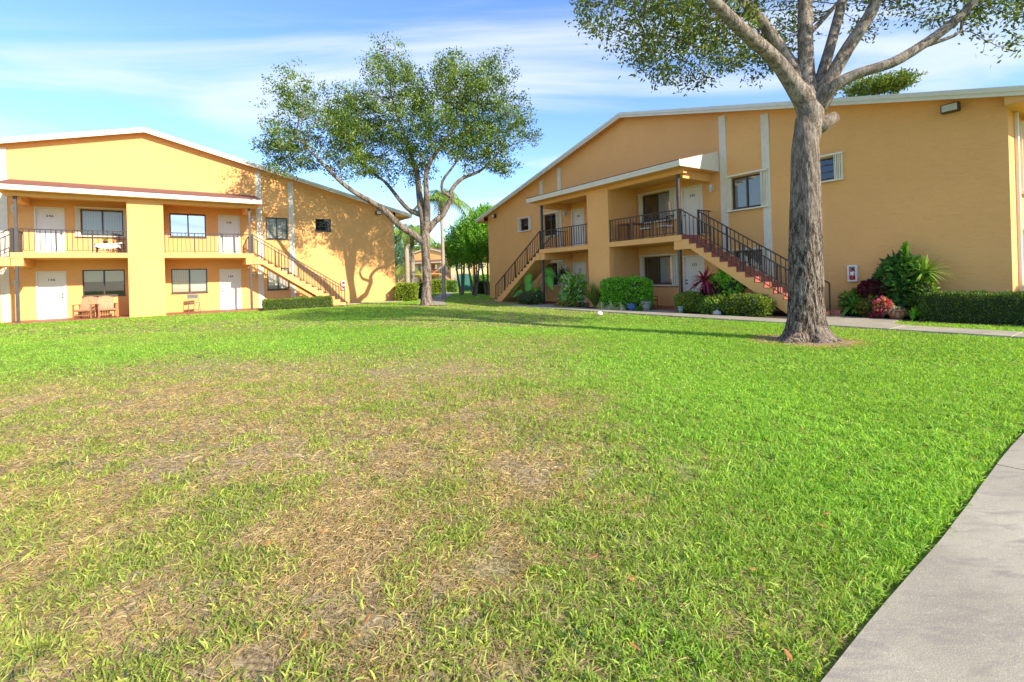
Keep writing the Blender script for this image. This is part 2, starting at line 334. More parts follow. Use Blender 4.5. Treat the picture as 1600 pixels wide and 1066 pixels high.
# paths in the near corner and beyond
PATH_EDGE = [(1.05 - .55, 1.63 - .45), (1.05, 1.63), (1.54, 1.99), (2.27, 2.51), (3.02, 3.07), (3.78, 3.63), (4.7, 4.27), (8.0, 6.4), (14, 9.2)]
def path_side(x, y):     # >0 on the lawn side
    xs = np.array([p[0] for p in PATH_EDGE]); ys = np.array([p[1] for p in PATH_EDGE])
    return y - np.interp(x, xs, ys)
WALK0, WALK1 = 2.78, 3.72
BACKPATH = [(-3.55, 23.2), (-4.0, 25.5), (-4.6, 30), (-5.1, 36), (-5.6, 43)]
def dist_back(x, y):
    xs = np.interp(y, [p[1] for p in BACKPATH], [p[0] for p in BACKPATH]); return np.where((y > 23) & (y < 43.5), np.abs(x - xs), 9)
def lawn_ok(x, y):
    uL, wL = Bl(LB, x, y); uR, wR = Bl(RB, x, y)
    ok = path_side(x, y) > .012 + .03 * vnoise(x, y, .25)
    ok &= ~((wL < .03) & (np.abs(uL) < 12.1) & (wL > -20)) & ~((wL < 1.95) & (wL > -.1) & (np.abs(uL) < 4.3)) & ~((wL < 2.9) & (wL > -.1) & (uL > 4.2) & (uL < 8.7))
    ok &= ~((wL > .25) & (wL < 1.15) & (uL > 8.6) & (uL < 14.4)) & ~((wL < .9) & (wL > -.1) & (uL > 8.6) & (uL < 12.1) & False)
    inR = (wR < WALK1 + .02) & (wR > -20) & (uR > -12.0) & (uR < 12.1)
    strip = (uR > 10.25 + .9 * sst(1.2, 3, wR) * 0) & (wR > 1.45) & (wR < WALK0 - .02)
    strip &= ~((uR < 11.3) & (np.hypot(uR - 11.3, wR - (WALK0 - 1.05)) > 1.05) & (wR > WALK0 - 1.05))
    leftlawn = (uR < -8.7) & (wR > .05) & (wR < 2.75)
    leftlawn |= (uR < -5.6) & (wR > 2.0) & (wR < 2.75) & False
    leftlawn |= (uR > -3.2) & (uR < 8.2) & (wR > 2.62) & (wR < WALK0 - .03) & ~((np.abs(uR - 3.6) < .75)) & (uR > 4.9)
    ok &= ~inR | strip | leftlawn | (uR < -9.2) & (wR > .05)
    ok &= ~((uR >= 12.1) & (wR < WALK1 + .02) & ((wR > WALK0 - .02) | (wR < 1.35)))
    ok &= dist_back(x, y) > .48
    ok &= np.hypot(x - T2[0], y - T2[1]) > .52
    return ok

# ------------------------------------------------------------------ ground sheet
gx = np.unique(np.concatenate([np.linspace(-600, -40, 15), np.arange(-40, -12, 1.0), np.arange(-12, 14, .2), np.arange(14, 40, 1.0), np.linspace(40, 600, 15)]))
gy = np.unique(np.concatenate([np.linspace(-300, -10, 8), np.arange(-10, 0, 1.0), np.arange(0, 26, .2), np.arange(26, 60, 1.0), np.linspace(60, 1500, 20)]))
GX, GY = np.meshgrid(gx, gy); Z = gz(GX, GY) - .012 + (fbm(GX, GY, 1.2) - .5) * .03
pd = sst(.30, -.05, path_side(GX, GY)) * (GY < 9); Z = Z - pd * .03
uR, wR = Bl(RB, GX, GY); uL, wL = Bl(LB, GX, GY)
nx, ny = len(gx), len(gy); idx = np.arange(nx * ny).reshape(ny, nx)
Fq = np.stack([idx[:-1, :-1], idx[:-1, 1:], idx[1:, 1:], idx[1:, :-1]], -1).reshape(-1, 4)
dd = dry(GX, GY).ravel()[:, None] * np.ones(3)
ground = np_mesh('ground', np.stack([GX, GY, Z], -1).reshape(-1, 3), [Fq], M['ground'], None, dd, True); tag(ground, kind='structure')

def slab_poly(name, pts, z0, z1, m, kind='structure', bev=.012):
    mb = MB(); n = len(pts); vs = [(x, y, z1 + gz(x, y) + 0) for x, y in pts] + [(x, y, z0 + gz(x, y)) for x, y in pts]
    mb.add(vs, [list(range(n)), list(range(2 * n - 1, n - 1, -1))] + [((i + 1) % n, i, n + i, n + (i + 1) % n) for i in range(n)])
    o = mb.build(name, m, None, False, bev); tag(o, kind=kind); return o
# near concrete path: strip along the edge, split into slabs with joints
def off(p, q, d):
    t = Vector((q[0] - p[0], q[1] - p[1])).normalized(); return (t.y * d, -t.x * d)
def strip_path(name, edge, width, z0, z1, m):
    mb = MB(); n = len(edge); L_ = []; R2 = []
    for i, p in enumerate(edge):
        a = edge[max(0, i - 1)]; b = edge[min(n - 1, i + 1)]; o = off(a, b, width); L_.append(p); R2.append((p[0] + o[0], p[1] + o[1]))
    vs = [(x, y, float(gz(x, y)) + z1) for x, y in L_] + [(x, y, float(gz(x, y)) + z1) for x, y in R2] + [(x, y, float(gz(x, y)) + z0) for x, y in L_] + [(x, y, float(gz(x, y)) + z0) for x, y in R2]
    fs = []
    for i in range(n - 1):
        fs += [(i, n + i, n + i + 1, i + 1), (2 * n + i, i, i + 1, 2 * n + i + 1), (n + i, 3 * n + i, 3 * n + i + 1, n + i + 1)]
    mb.add(vs, fs); o = mb.build(name, m); tag(o, kind='structure'); return o
def resample(pts, step):
    out = [pts[0]]
    for a, b in zip(pts[:-1], pts[1:]):
        k = max(1, int(math.dist(a, b) / step))
        for i in range(1, k + 1):
            t = i / k; out.append((a[0] + (b[0] - a[0]) * t, a[1] + (b[1] - a[1]) * t))
    return out
pe = resample([(.1, .95)] + PATH_EDGE[1:], .12)
pe = [(x, y + (vnoise(x, y, .45) - .5) * .012) for x, y in pe]
js = [0] + [min(range(len(pe)), key=lambda i: abs(pe[i][0] - xx)) for xx in (3.35, 5.0, 6.7)] + [len(pe) - 1]
for a_, b_ in zip(js[:-1], js[1:]):
    sg_ = pe[a_:b_ + 1]; q0, q1 = Vector(sg_[-2]), Vector(sg_[-1]); sg_[-1] = tuple(q1 + (q0 - q1).normalized() * .010); strip_path('near_path', sg_, 1.9, -.1, .012, M['concrete'])
jo = MB()
for (ex, ey), (nx_, ny_) in (((3.95, 3.77), (.62, .78)), ((2.05, 2.36) , (.62, .78))):
    pass
wk = [Bw(RB, u, WALK1) for u in np.arange(-9.4, 18, .5)]
strip_path('walkway', [(p.x, p.y) for p in wk][::-1], -(WALK1 - WALK0), -.1, .03, M['concrete']) if False else None
def rpoly(b, uw): return [(Bw(b, u, w).x, Bw(b, u, w).y) for u, w in uw]
def bslab(name, b, uws, z0, z1, m, bev=.01):
    mb = MB(); n = len(uws); vs = [Bw(b, u, w, z1) for u, w in uws] + [Bw(b, u, w, z0) for u, w in uws]
    mb.add(vs, [list(range(n)), list(range(2 * n - 1, n - 1, -1))] + [((i + 1) % n, i, n + i, n + (i + 1) % n) for i in range(n)])
    o = mb.build(name, m, None, False, bev); tag(o, kind='structure'); return o
k = -9.9
wi = 0
segs = []
while k < 18:
    segs.append((k, min(k + 1.86, 18))); k += 1.88
mb = MB()
for a, b in segs:
    vs = [Bw(RB, u, w, z) for z in (.035, -.1) for u, w in ((a, WALK1), (b, WALK1), (b, WALK0), (a, WALK0))]
    mb.add(vs, [(0, 1, 2, 3), (7, 6, 5, 4), (1, 0, 4, 5), (2, 1, 5, 6), (3, 2, 6, 7), (0, 3, 7, 4)])
tag(mb.build('walkway', M['concrete'], None, False, .012), kind='structure')
arc = [(11.3 - 1.05 * math.sin(t), WALK0 - 1.05 + 1.05 * math.cos(t)) for t in np.linspace(0, math.pi / 2, 8)]
bslab('stair_pad', RB, [(8.4, WALK0 - .004), (8.4, .45), (10.2, .75), (10.25, 1.45)] [:0] + [(8.4, WALK0 - .01), (11.3, WALK0 - .01)] + arc[1:] + [(10.25, 1.3), (8.4, 1.0)], -.1, .027, M['concrete'])
bslab('entrance_pad', RB, [(2.9, WALK0 - .01), (4.3, WALK0 - .01), (4.3, 1.96), (2.9, 1.96)], -.1, .026, M['concrete'])
bslab('entrance_pad', RB, [(-3.9, WALK0 - .01), (-2.6, WALK0 - .01), (-2.6, 1.96), (-3.9, 1.96)], -.1, .026, M['concrete'])
bslab('corner_walk', LB, [(8.55, 1.15), (14.4, 1.15), (14.4, .3), (8.55, .3)], -.1, .03, M['concrete'])
strip_path('back_path', [(x - .45, y) for x, y in BACKPATH], .9, -.1, .015, M['concrete'])
bslab('planting_bed', RB, [(-8.6, 2.66), (-4.0, 2.66), (-4.0, .02), (-8.6, .02)], -.1, .015, M['mulch'])
bslab('planting_bed', RB, [(-2.5, WALK0 - .03), (2.8, WALK0 - .03), (2.8, 1.97), (-2.5, 1.97)], -.1, .016, M['mulch'])
bslab('planting_bed', RB, [(4.4, 2.62), (8.35, 2.62), (8.35, .02), (4.4, .02)], -.1, .015, M['mulch'])
bslab('planting_bed', RB, [(8.42, .98), (10.2, 1.28), (18, 1.38), (18, .02), (8.42, .02)], -.1, .016, M['mulch'])
bslab('planting_bed', LB, [(4.3, 2.86), (8.3, 2.86), (8.3, .02), (4.3, .02)], -.1, .015, M['mulch'])

# ------------------------------------------------------------------ apartment buildings
CC, DD, PP, FF, PZ, CW = 12.05, 1.90, 4.0, 2.76, .032, .632
ZP, MM, WO, EO = 8.59, .2515, .34, 1.01
SB = 2.54; DEPTH = 16.0
zr = lambda u: ZP - MM * abs(u)
HALF = {'door': (2.83, 3.775), 'w': (.86, 2.31), 'ow': (4.98, 6.05), 'sw': (7.47, 8.31)}
Z_LOW = (.95, 2.10); Z_UP = (3.647, 4.777); Z_S = (4.155, 4.82)
def sgn(s, a, b): return (a, b) if s > 0 else (-b, -a)
def wall_mesh(holes, name, parent):
    """front wall 0..5 m as a grid with recessed openings, gable above, sides and back"""
    us = sorted(set([-CC, CC] + [h[0] for h in holes] + [h[1] for h in holes])); zs = sorted(set([-.3, 5.0] + [h[2] for h in holes] + [h[3] for h in holes]))
    mb = MB()
    for i in range(len(us) - 1):
        for j in range(len(zs) - 1):
            cu, cz = (us[i] + us[i + 1]) / 2, (zs[j] + zs[j + 1]) / 2
            if any(h[0] < cu < h[1] and h[2] < cz < h[3] for h in holes): continue
            mb.add([(us[i], 0, zs[j]), (us[i + 1], 0, zs[j]), (us[i + 1], 0, zs[j + 1]), (us[i], 0, zs[j + 1])], [(0, 1, 2, 3)])
    for u0, u1, z0, z1 in holes:      # reveals 0.2 deep
        d = .2
        mb.add([(u0, 0, z0), (u1, 0, z0), (u1, 0, z1), (u0, 0, z1), (u0, d, z0), (u1, d, z0), (u1, d, z1), (u0, d, z1)],
               [(0, 4, 5, 1), (1, 5, 6, 2), (2, 6, 7, 3), (3, 7, 4, 0)])
    zt = 0.10
    mb.add([(-CC, 0, 5), (CC, 0, 5), (CC, 0, zr(CC) - zt), (0, 0, ZP - zt), (-CC, 0, zr(CC) - zt)], [(0, 1, 2, 3, 4)])
    mb.add([(CC, 0, -.3), (CC, DEPTH, -.3), (CC, DEPTH, zr(CC) - zt), (CC, 0, zr(CC) - zt)], [(0, 1, 2, 3)])
    mb.add([(-CC, 0, -.3), (-CC, DEPTH, -.3), (-CC, DEPTH, zr(CC) - zt), (-CC, 0, zr(CC) - zt)], [(3, 2, 1, 0)])
    mb.add([(-CC, DEPTH, -.3), (CC, DEPTH, -.3), (CC, DEPTH, zr(CC) - zt), (0, DEPTH, ZP - zt), (-CC, DEPTH, zr(CC) - zt)], [(4, 3, 2, 1, 0)])
    o = mb.build(name, M['wall'], parent)
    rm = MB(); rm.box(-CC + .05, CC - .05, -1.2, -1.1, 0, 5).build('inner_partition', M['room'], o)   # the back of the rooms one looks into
    return o
def window(parent, u0, u1, z0, z1, kind='hblind', split=.5, shutter=None, glass='glass', horiz=False):
    f = MB(); t = .045
    for a in ((u0, u0 + t, z0, z1), (u1 - t, u1, z0, z1), (u0 + t, u1 - t, z0, z0 + t), (u0 + t, u1 - t, z1 - t, z1)): f.box(a[0], a[1], -.11, -.035, a[2], a[3])
    um = u0 + (u1 - u0) * split
    if horiz:
        for q in (.36, .68): f.box(u0 + t, u1 - t, -.10, -.05, z0 + (z1 - z0) * q - .014, z0 + (z1 - z0) * q + .014)
    else: f.box(um - .028, um + .028, -.10, -.045, z0 + t, z1 - t)
    f.box(u0 - .03, u1 + .03, -.03, .045, z0 - .05, z0 - .003)          # sill
    w = f.build('window', M['winframe'], parent, False, .004)
    g = MB()
    g.box(u0 + t, um - .02, -.076, -.070, z0 + t, z1 - t) if not horiz else g.box(u0 + t, u1 - t, -.076, -.070, z0 + t, z1 - t)
    if not horiz: g.box(um + .02, u1 - t, -.088, -.082, z0 + t, z1 - t)
    g.build('pane', M[glass], w)
    if kind == 'shade':
        MB().box(u0 + t, u1 - t, -.112, -.108, z0 + (z1 - z0) * .54, z1 - t).build('blind', M['shade'], w)
    elif kind == 'halfdark':
        MB().box(um + .03, u1 - t, -.112, -.108, z0 + t, z1 - t).build('blind', M['hblind'], w)
        MB().box(u0 + t, um - .03, -.160, -.156, z0 + t, z1 - t).build('blind', M['room'], w)  # not a blind: dark sheet painting the unlit room behind this half
    elif kind == 'split':
        MB().box(u0 + t, um - .02, -.112, -.108, z0 + t, z1 - t).build('blind', M['vblind'], w)
        MB().box(um + .02, u1 - t, -.112, -.108, z0 + t, z1 - t).build('blind', M['wblind'], w)
    elif kind:
        MB().box(u0 + t, u1 - t, -.112, -.108, z0 + t, z1 - t).build('blind', M[kind], w)
    if shutter:
        sl, sr = shutter; s = MB(); top = z1 + .06; bot = z0 - .09
        if sl: 
            n = max(2, int(sl / .045))
            for i in range(n): a = u0 - sl + i * sl / n; s.box(a, a + sl / n * .55, .012, .085 + .02 * (i % 2), bot + .05, top - .03)
            s.box(u0 - sl, u0 - .012, .003, .05, bot + .05, top - .03)
        if sr:
            n = max(2, int(sr / .045))
            for i in range(n): a = u1 + i * sr / n + .012; s.box(a, a + sr / n * .55, .012, .085 + .02 * (i % 2), bot + .05, top - .03)
            s.box(u1 + .012, u1 + sr, .003, .05, bot + .05, top - .03)
        s.box(u0 - sl - .02, u1 + sr + .02, .003, .13, top - .03, top + .03); s.box(u0 - sl - .02, u1 + sr + .02, .047, .12, bot, bot + .05)
        s.build('shutter', M['shutter'], w, False, .003)
    return w
def text_mesh(txt, size, loc, parent, m, name='house_number'):
    cu = bpy.data.curves.new('txt', 'FONT'); cu.body = txt; cu.size = size; cu.extrude = .004; cu.align_x = 'CENTER'; cu.space_character = 1.25; cu.offset = .004
    o = bpy.data.objects.new('txt', cu); scene.collection.objects.link(o); dg = bpy.context.evaluated_depsgraph_get(); dg.update()
    me = bpy.data.meshes.new_from_object(o.evaluated_get(dg)); bpy.data.objects.remove(o); bpy.data.curves.remove(cu)
    me.materials.clear(); me.materials.append(m); r = bpy.data.objects.new(name, me); r.location = loc; r.rotation_euler = (math.pi / 2, 0, 0); return link(r, parent)
def door(parent, u0, u1, z0, num, knob):
    z1 = z0 + 2.03; f = MB(); t = .05
    f.box(u0, u0 + t, -.12, .018, z0, z1); f.box(u1 - t, u1, -.12, .018, z0, z1); f.box(u0 + t, u1 - t, -.12, .018, z1 - t, z1)
    f.box(u0 + t, u1 - t, -.12, .03, z0, z0 + .02)
    a, b = u0 + t + .004, u1 - t - .004; c, e = z0 + .024, z1 - t - .004; um = (a + b) / 2
    lf = MB(); lf.box(a, b, -.095, -.062, c, e)
    st = .10; cols = [(a + st, um - st * .45), (um + st * .45, b - st)]; hh = e - c
    rows = [(c + hh * .085, c + hh * .40), (c + hh * .47, c + hh * .80), (c + hh * .86, c + hh * .95)]
    rails = [(c, rows[0][0]), (rows[0][1], rows[1][0]), (rows[1][1], rows[2][0]), (rows[2][1], e)]
    for r0, r1 in rails: lf.box(a, b, -.062, -.050, r0 + .0005, r1 - .0005)
    for x0, x1 in ((a, cols[0][0]), (cols[0][1], cols[1][0]), (cols[1][1], b)):
        for r0, r1 in rows: lf.box(x0, x1, -.062, -.050, r0, r1)
    for x0, x1 in cols:
        for r0, r1 in rows: lf.box(x0 + .03, x1 - .03, -.062, -.054, r0 + .03, r1 - .03)
    d = lf.build('door', M['door'], parent)
    f.build('door_frame', M['door'], d, False, .004)
    kx = a + .07 if knob < 0 else b - .07
    h = MB(); 
    h.lathe([(.0, -.052), (.028, -.05), (.028, -.04), (.012, -.036), (.012, -.012), (.022, -.006), (.030, .008), (.026, .022), (.0, .026)], (0, 0, 0), 12)
    for nm_, zk in (('door_knob', z0 + .92), ('deadbolt', z0 + 1.05)):
        q = h.build(nm_, M['doorknob'], d, True); q.location = (kx, 0, zk); q.rotation_euler = (math.pi / 2, 0, 0); q.scale = (1, 1, 1 if nm_ == 'door_knob' else .6)
    if num: text_mesh(num, .13, (um, .048, z0 + 1.62), d, M['digit'])
    return d
def railing(parent, mb, p, q, z0, z1, zb, zt, posts=True, step=.155, name='balcony_railing'):
    """rail from p to q (u,w); bottom z0 at p, z1 at q; bars from +zb to +zt"""
    P = Vector((p[0], -p[1], z0)); Q = Vector((q[0], -q[1], z1)); L = math.hypot(Q.x - P.x, Q.y - P.y); n = max(1, round(L / step))
    up = Vector((0, 0, 1))
    mb.sq(P + up * zt, Q + up * zt, .024, .017); mb.sq(P + up * zb, Q + up * zb, .013, .010)
    for i in range(1, n):
        c = P.lerp(Q, i / n); mb.sq(c + up * zb, c + up * zt, .0105, .0105)
    return mb
def apartment(name, b, label, nums, side):
    root = thing(name, label, 'building', (b['x'], b['y'], b['z']), b['a'])
    holes = []
    for s in (-1, 1):
        for k, zz_ in (('door', (PZ, PZ + 2.03)), ('door', (FF, FF + 2.03)), ('w', Z_LOW), ('w', Z_UP), ('ow', Z_LOW), ('ow', Z_UP), ('sw', Z_S)):
            a, c = sgn(s, *HALF[k]); holes.append((a, c, *zz_))
    wall_mesh(holes, 'wall', root)
    R = side == 'R'
    for s in (-1, 1):
        a = sgn(s, *HALF['door'])
        door(root, a[0], a[1], PZ, nums[(s, 0)], -1 if s > 0 else 1); door(root, a[0], a[1], FF, nums[(s, 1)], -1 if s > 0 else 1)
        w = sgn(s, *HALF['w']); o = sgn(s, *HALF['ow']); q = sgn(s, *HALF['sw'])
        if R:
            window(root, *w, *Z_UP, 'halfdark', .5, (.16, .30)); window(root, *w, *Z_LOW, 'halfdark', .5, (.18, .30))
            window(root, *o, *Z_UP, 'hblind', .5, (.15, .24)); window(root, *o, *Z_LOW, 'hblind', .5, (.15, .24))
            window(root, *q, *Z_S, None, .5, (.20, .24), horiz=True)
        else:
            if s < 0:
                window(root, *w, *Z_UP, 'vblind', .5, (.17, .12)); window(root, *w, *Z_LOW, 'shade', .5)
            else:
                window(root, *w, *Z_UP, None, .5, None, 'mirrorglass'); window(root, *w, *Z_LOW, 'split', .5)
            window(root, *o, *Z_UP, 'hblind', .5); window(root, *o, *Z_LOW, 'wblind', .5, None); window(root, *q, *Z_S, None, .5, horiz=True)
        for uc in (4.68, 6.24):
            zt = zr(uc) - .26
            MB().box(s * uc - .135, s * uc + .135, -.01, .035, -.2, zt).build('wall_band', M['band'], root, False, .004)
        # balcony slab, beams
        u0, u1 = sgn(s, CW - .05, 4.16)
        MB().box(u0, u1, -.01, DD - .015, SB, FF - .012).build('balcony_slab', M['wall'], root, False, .008)
        MB().box(u0, u1, .0, DD - .05, FF - .012, FF - .002).build('balcony_floor', M['tile'], root)
        c0, c1 = sgn(s, 3.80, 4.145); MB().box(c0, c1, .01, DD - .05, 2.225, SB - .001).build('cross_beam', M['wall'], root, False, .006)
        c0, c1 = sgn(s, CW - .02, 4.30); MB().box(c0, c1, DD - .22, DD - .02, 4.935, 5.095).build('roof_beam', M['wall'], root, False, .006)
        c0, c1 = sgn(s, 3.86, 4.14); MB().box(c0, c1, .01, DD - .215, 4.80, 5.095).build('cross_beam', M['wall'], root, False, .006)
        p0, p1 = sgn(s, CW - .02, 4.35); MB().box(p0, p1, .0, DD - .02, -.15, PZ - .004).build('patio', M['tile'], root, False, .006)
        # posts
        pu = s * PP; hb = .048
        for z0, z1 in ((PZ - .03, 2.225), (FF - .01, 4.935)): MB().box(pu - hb, pu + hb, DD - .16, DD - .06, z0, z1).build('post', M['postpaint'], root, False, .004)
        # railing on the balcony edge
        rb = MB(); e0 = s * (CW + .01); e1 = s * (PP - .05); wr = DD - .07
        railing(root, rb, (e0, wr), (e1, wr), FF, FF, .08, .90)
        nn = 3
        for i in range(nn):
            up_ = e0 + (e1 - e0) * (i + .02) / nn if i else e0 + s * .02
            rb.sq((up_, -wr, FF), (up_, -wr, FF + .90), .016, .016)
        rb.sq((s * 4.10, -wr, FF - .01), (s * 4.10, -wr, FF + .93), .045, .045)
        # return rail behind the stair head
        wi_ = .80
        railing(root, rb, (s * 4.12, wi_ - .06), (s * 4.12, .03), FF, FF, .10, .93, step=.14); rb.sq((s * 4.12, -wi_, FF - .01), (s * 4.12, -wi_, FF + .95), .030, .030)
        rb.build('balcony_railing', M['rail'], root)
        # staircase
        N = 16; U0 = 4.16; U1 = 8.46; tr = (U1 - U0) / (N - 1); rise = (FF) / N
        top = []
        z = FF - .012
        st = [(U0, FF - .02)]
        x = U0; z = FF - .02
        for i in range(N - 1):
            z2 = FF - rise * (i + 1) - .02
            st.append((x, z2)); x2 = x + tr; st.append((x2, z2)); x = x2
        st.append((x, -.05))
        under = [(U1 - .55, -.05), (4.50, 2.225), (4.155, 2.225)]
        poly = st + under
        # top edge runs left to right, bottom back: clockwise seen from the front for s>0
        if s > 0: poly = [(u, zz_) for u, zz_ in poly[::-1]]
        else: poly = [(-u, zz_) for u, zz_ in poly]
        body = MB(); prism_ngon(body, poly, wi_, DD - .01)
        stc = body.build('staircase', M['wall'], root)
        tm = MB()
        for i in range(N - 1):
            zt = FF - rise * (i + 1); xa = U0 + tr * i; a_, b_ = sgn(s, xa + .004, xa + tr + .012)
            tm.box(a_, b_, wi_ + .002, DD - .012 if R and s > 0 else DD - .06, zt - .018, zt)
            a_, b_ = sgn(s, xa + .0005, xa + .014)
            tm.box(a_, b_, wi_ + .002, DD - .0115 if R and s > 0 else DD - .06, zt + .0005, zt + rise - .019)
        tm.build('step', M['tread'], stc)
        sr = MB(); slope = (FF) / (U1 - U0 + .27)
        for wv in (DD - .06, wi_ + .05):
            za, zb_ = FF, rise * .35; ua, ub = s * 4.16, s * 8.42
            railing(root, sr, (ua, wv), (ub, wv), za - .02, zb_ - .0, .07, .90, step=.15)
            for t in (.26, .52, .77, 1.0):
                c = Vector((ua + (ub - ua) * t, -wv, za + (zb_ - za) * t)); sr.sq(c - Vector((0, 0, .10)), c + Vector((0, 0, .90)), .017, .017)
        sr.build('stair_railing', M['rail'], stc)
    # central pier
    MB().box(-CW + .045, CW - .045, .0, DD - .30, -.2, 5.09).build('pier', M['wall'], root)
    MB().box(-CW, CW, DD - .30, DD, -.2, 5.09).build('pier', M['wall'], root, False, .01)
    # balcony roof
    E_, WF, zf0, zf1, zw = 4.50, 2.34, 5.10, 5.31, 5.88
    rf = MB(); rf.prism([(-E_ + .02, 0), (E_ - .02, 0), (E_ - .02, 1), (-E_ + .02, 1)], 0, 1)
    rf = MB(); vs = [(-E_ + .03, -WF - .03, zf1 + .012), (E_ - .03, -WF - .03, zf1 + .012), (E_ - .03, -.002, zw), (-E_ + .03, -.002, zw)]
    vs += [(x, y, z - .03) for x, y, z in vs]
    rf.add(vs, [(0, 1, 2, 3), (7, 6, 5, 4), (1, 0, 4, 5), (2, 1, 5, 6), (3, 2, 6, 7), (0, 3, 7, 4)])
    br = rf.build('balcony_roof', M['shingle'], root)
    fs_ = MB(); fs_.box(-E_, E_, WF - .03, WF, zf0, zf1 - .005); fs_.box(-E_ - .006, E_ + .006, WF + .0005, WF + .025, zf0 + .105, zf1 + .004)
    for s in (-1, 1):
        a_, b_ = (E_ - .03, E_) if s > 0 else (-E_, -E_ + .03)
        v = [(x, y, z) for x in (a_, b_) for y, z in ((-WF + .032, zf0), (-.001, zf0 + .02), (-.001, zw + .005), (-WF + .032, zf1 - .003))]
        fs_.add(v, [(0, 1, 2, 3), (7, 6, 5, 4), (0, 4, 5, 1), (1, 5, 6, 2), (2, 6, 7, 3), (3, 7, 4, 0)])
    fs_.build('fascia', M['fascia'], br, False, .003)
    MB().box(-E_ + .032, E_ - .032, .003, WF - .032, zf0 - .002, zf0 + .012).build('soffit', M['wall'], br)
    # main roof
    T = .05
    mr = MB(); U = CC + EO
    for s in (-1, 1):
        v = [(0, -WO, ZP + .0), (s * U, -WO, zr(U)), (s * U, DEPTH + .4, zr(U)), (0, DEPTH + .4, ZP)]
        v += [(x, y, z - T) for x, y, z in v]
        q = [(0, 1, 2, 3), (7, 6, 5, 4), (1, 0, 4, 5), (2, 1, 5, 6), (3, 2, 6, 7)]
        mr.add(v, q if s > 0 else [tuple(reversed(t)) for t in q])
    ro = mr.build('roof', M['shingle'], root)
    rk = MB()
    for s in (-1, 1):
        for wa, wb, za, zb_ in ((WO, WO + .028, -.19, .012), (WO + .0285, WO + .055, -.09, .030)):
            v = [(x, -wv, zr(x) + zo_) for wv in (wb, wa) for x, zo_ in ((0, za), (s * (U + .02), za), (s * (U + .02), zb_), (0, zb_))]
            q = [(0, 1, 2, 3), (7, 6, 5, 4), (1, 0, 4, 5), (2, 1, 5, 6), (3, 2, 6, 7)]
            rk.add(v, q if s > 0 else [tuple(reversed(t)) for t in q])
        ua, ub = sgn(s, U - .0, U + .028); rk.box(ua, ub, -DEPTH, WO - .001, zr(U) - .19, zr(U) + .01)
    rk.build('fascia', M['fascia'], ro)
    # sloping soffit under rake and eaves
    so = MB()
    for s in (-1, 1):
        v = [(s * x, y, zr(x) - .105) for x, y in ((0, -WO + .001), (U - .002, -WO + .001), (U - .002, .02), (0, .02))]
        so.add(v, [(0, 1, 2, 3)] if s < 0 else [(3, 2, 1, 0)])
        v = [(s * x, y, zr(U) - .15) for x, y in ((CC, -WO + .001), (U - .002, -WO + .001), (U - .002, DEPTH), (CC, DEPTH))]
        so.add(v, [(0, 1, 2, 3)] if s < 0 else [(3, 2, 1, 0)])
        v = [(s * CC, -WO + .03, zr(U) - .15), (s * U, -WO + .03, zr(U) - .15), (s * U, -WO + .03, zr(U) - .04), (s * CC, -WO + .03, zr(CC) - .09)]
        so.add(v, [(0, 1, 2, 3)])
    so.build('soffit', M['wall'], ro)
    return root
def prism_ngon(mb, poly, w0, w1):
    """concave-safe prism: caps are triangulated"""
    from mathutils.geometry import tessellate_polygon
    n = len(poly); tri = tessellate_polygon([[Vector((u, z, 0)) for u, z in poly]])
    vs = [(u, -w1, z) for u, z in poly] + [(u, -w0, z) for u, z in poly]
    fs = []
    for t in tri:
        a, b, c = (Vector((poly[i][0], poly[i][1], 0)) for i in t)
        if (b - a).cross(c - a).z < 0: t = (t[0], t[2], t[1])
        fs.append(tuple(t)); fs.append(tuple(n + i for i in reversed(t)))
    fs += [((i + 1) % n, i, n + i, n + (i + 1) % n) for i in range(n)]
    mb.add(vs, fs)
A_L = apartment('apartment_building', LB, 'sunlit orange two-storey apartment building filling the left side of the lawn', {(-1, 0): '146', (-1, 1): '246', (1, 0): '148', (1, 1): '248'}, 'L')
A_R = apartment('apartment_building', RB, 'shaded orange two-storey apartment building on the right behind the big trunk and plants', {(-1, 0): '131', (-1, 1): '231', (1, 0): '133', (1, 1): '233'}, 'R')
# side wall of the right building: windows with cream shutters and a white downspout
sd = MB()
for z0, z1 in ((3.15, 4.95), (.55, 2.25)):
    for i in range(9): sd.box(CC + .012, CC + .07 + .025 * (i % 2), -1.05 - i * .055 - .035, -1.05 - i * .055, z0 + .06, z1 - .04)
    sd.box(CC + .003, CC + .13, -3.2, -.98, z1 - .04, z1 + .02); sd.box(CC + .003, CC + .13, -3.2, -.98, z0, z0 + .06)
sd.build('side_shutter', M['shutter'], A_R)
MB().box(CC + .004, CC + .012, -3.1, -1.56, .62, 2.2).box(CC + .004, CC + .012, -3.1, -1.56, 3.22, 4.9).build('side_window', M['winframe'], A_R)
MB().box(CC + .002, CC + .075, -.72, -.60, -.1, 5.15).build('downspout', M['trim'], A_R, False, .01)

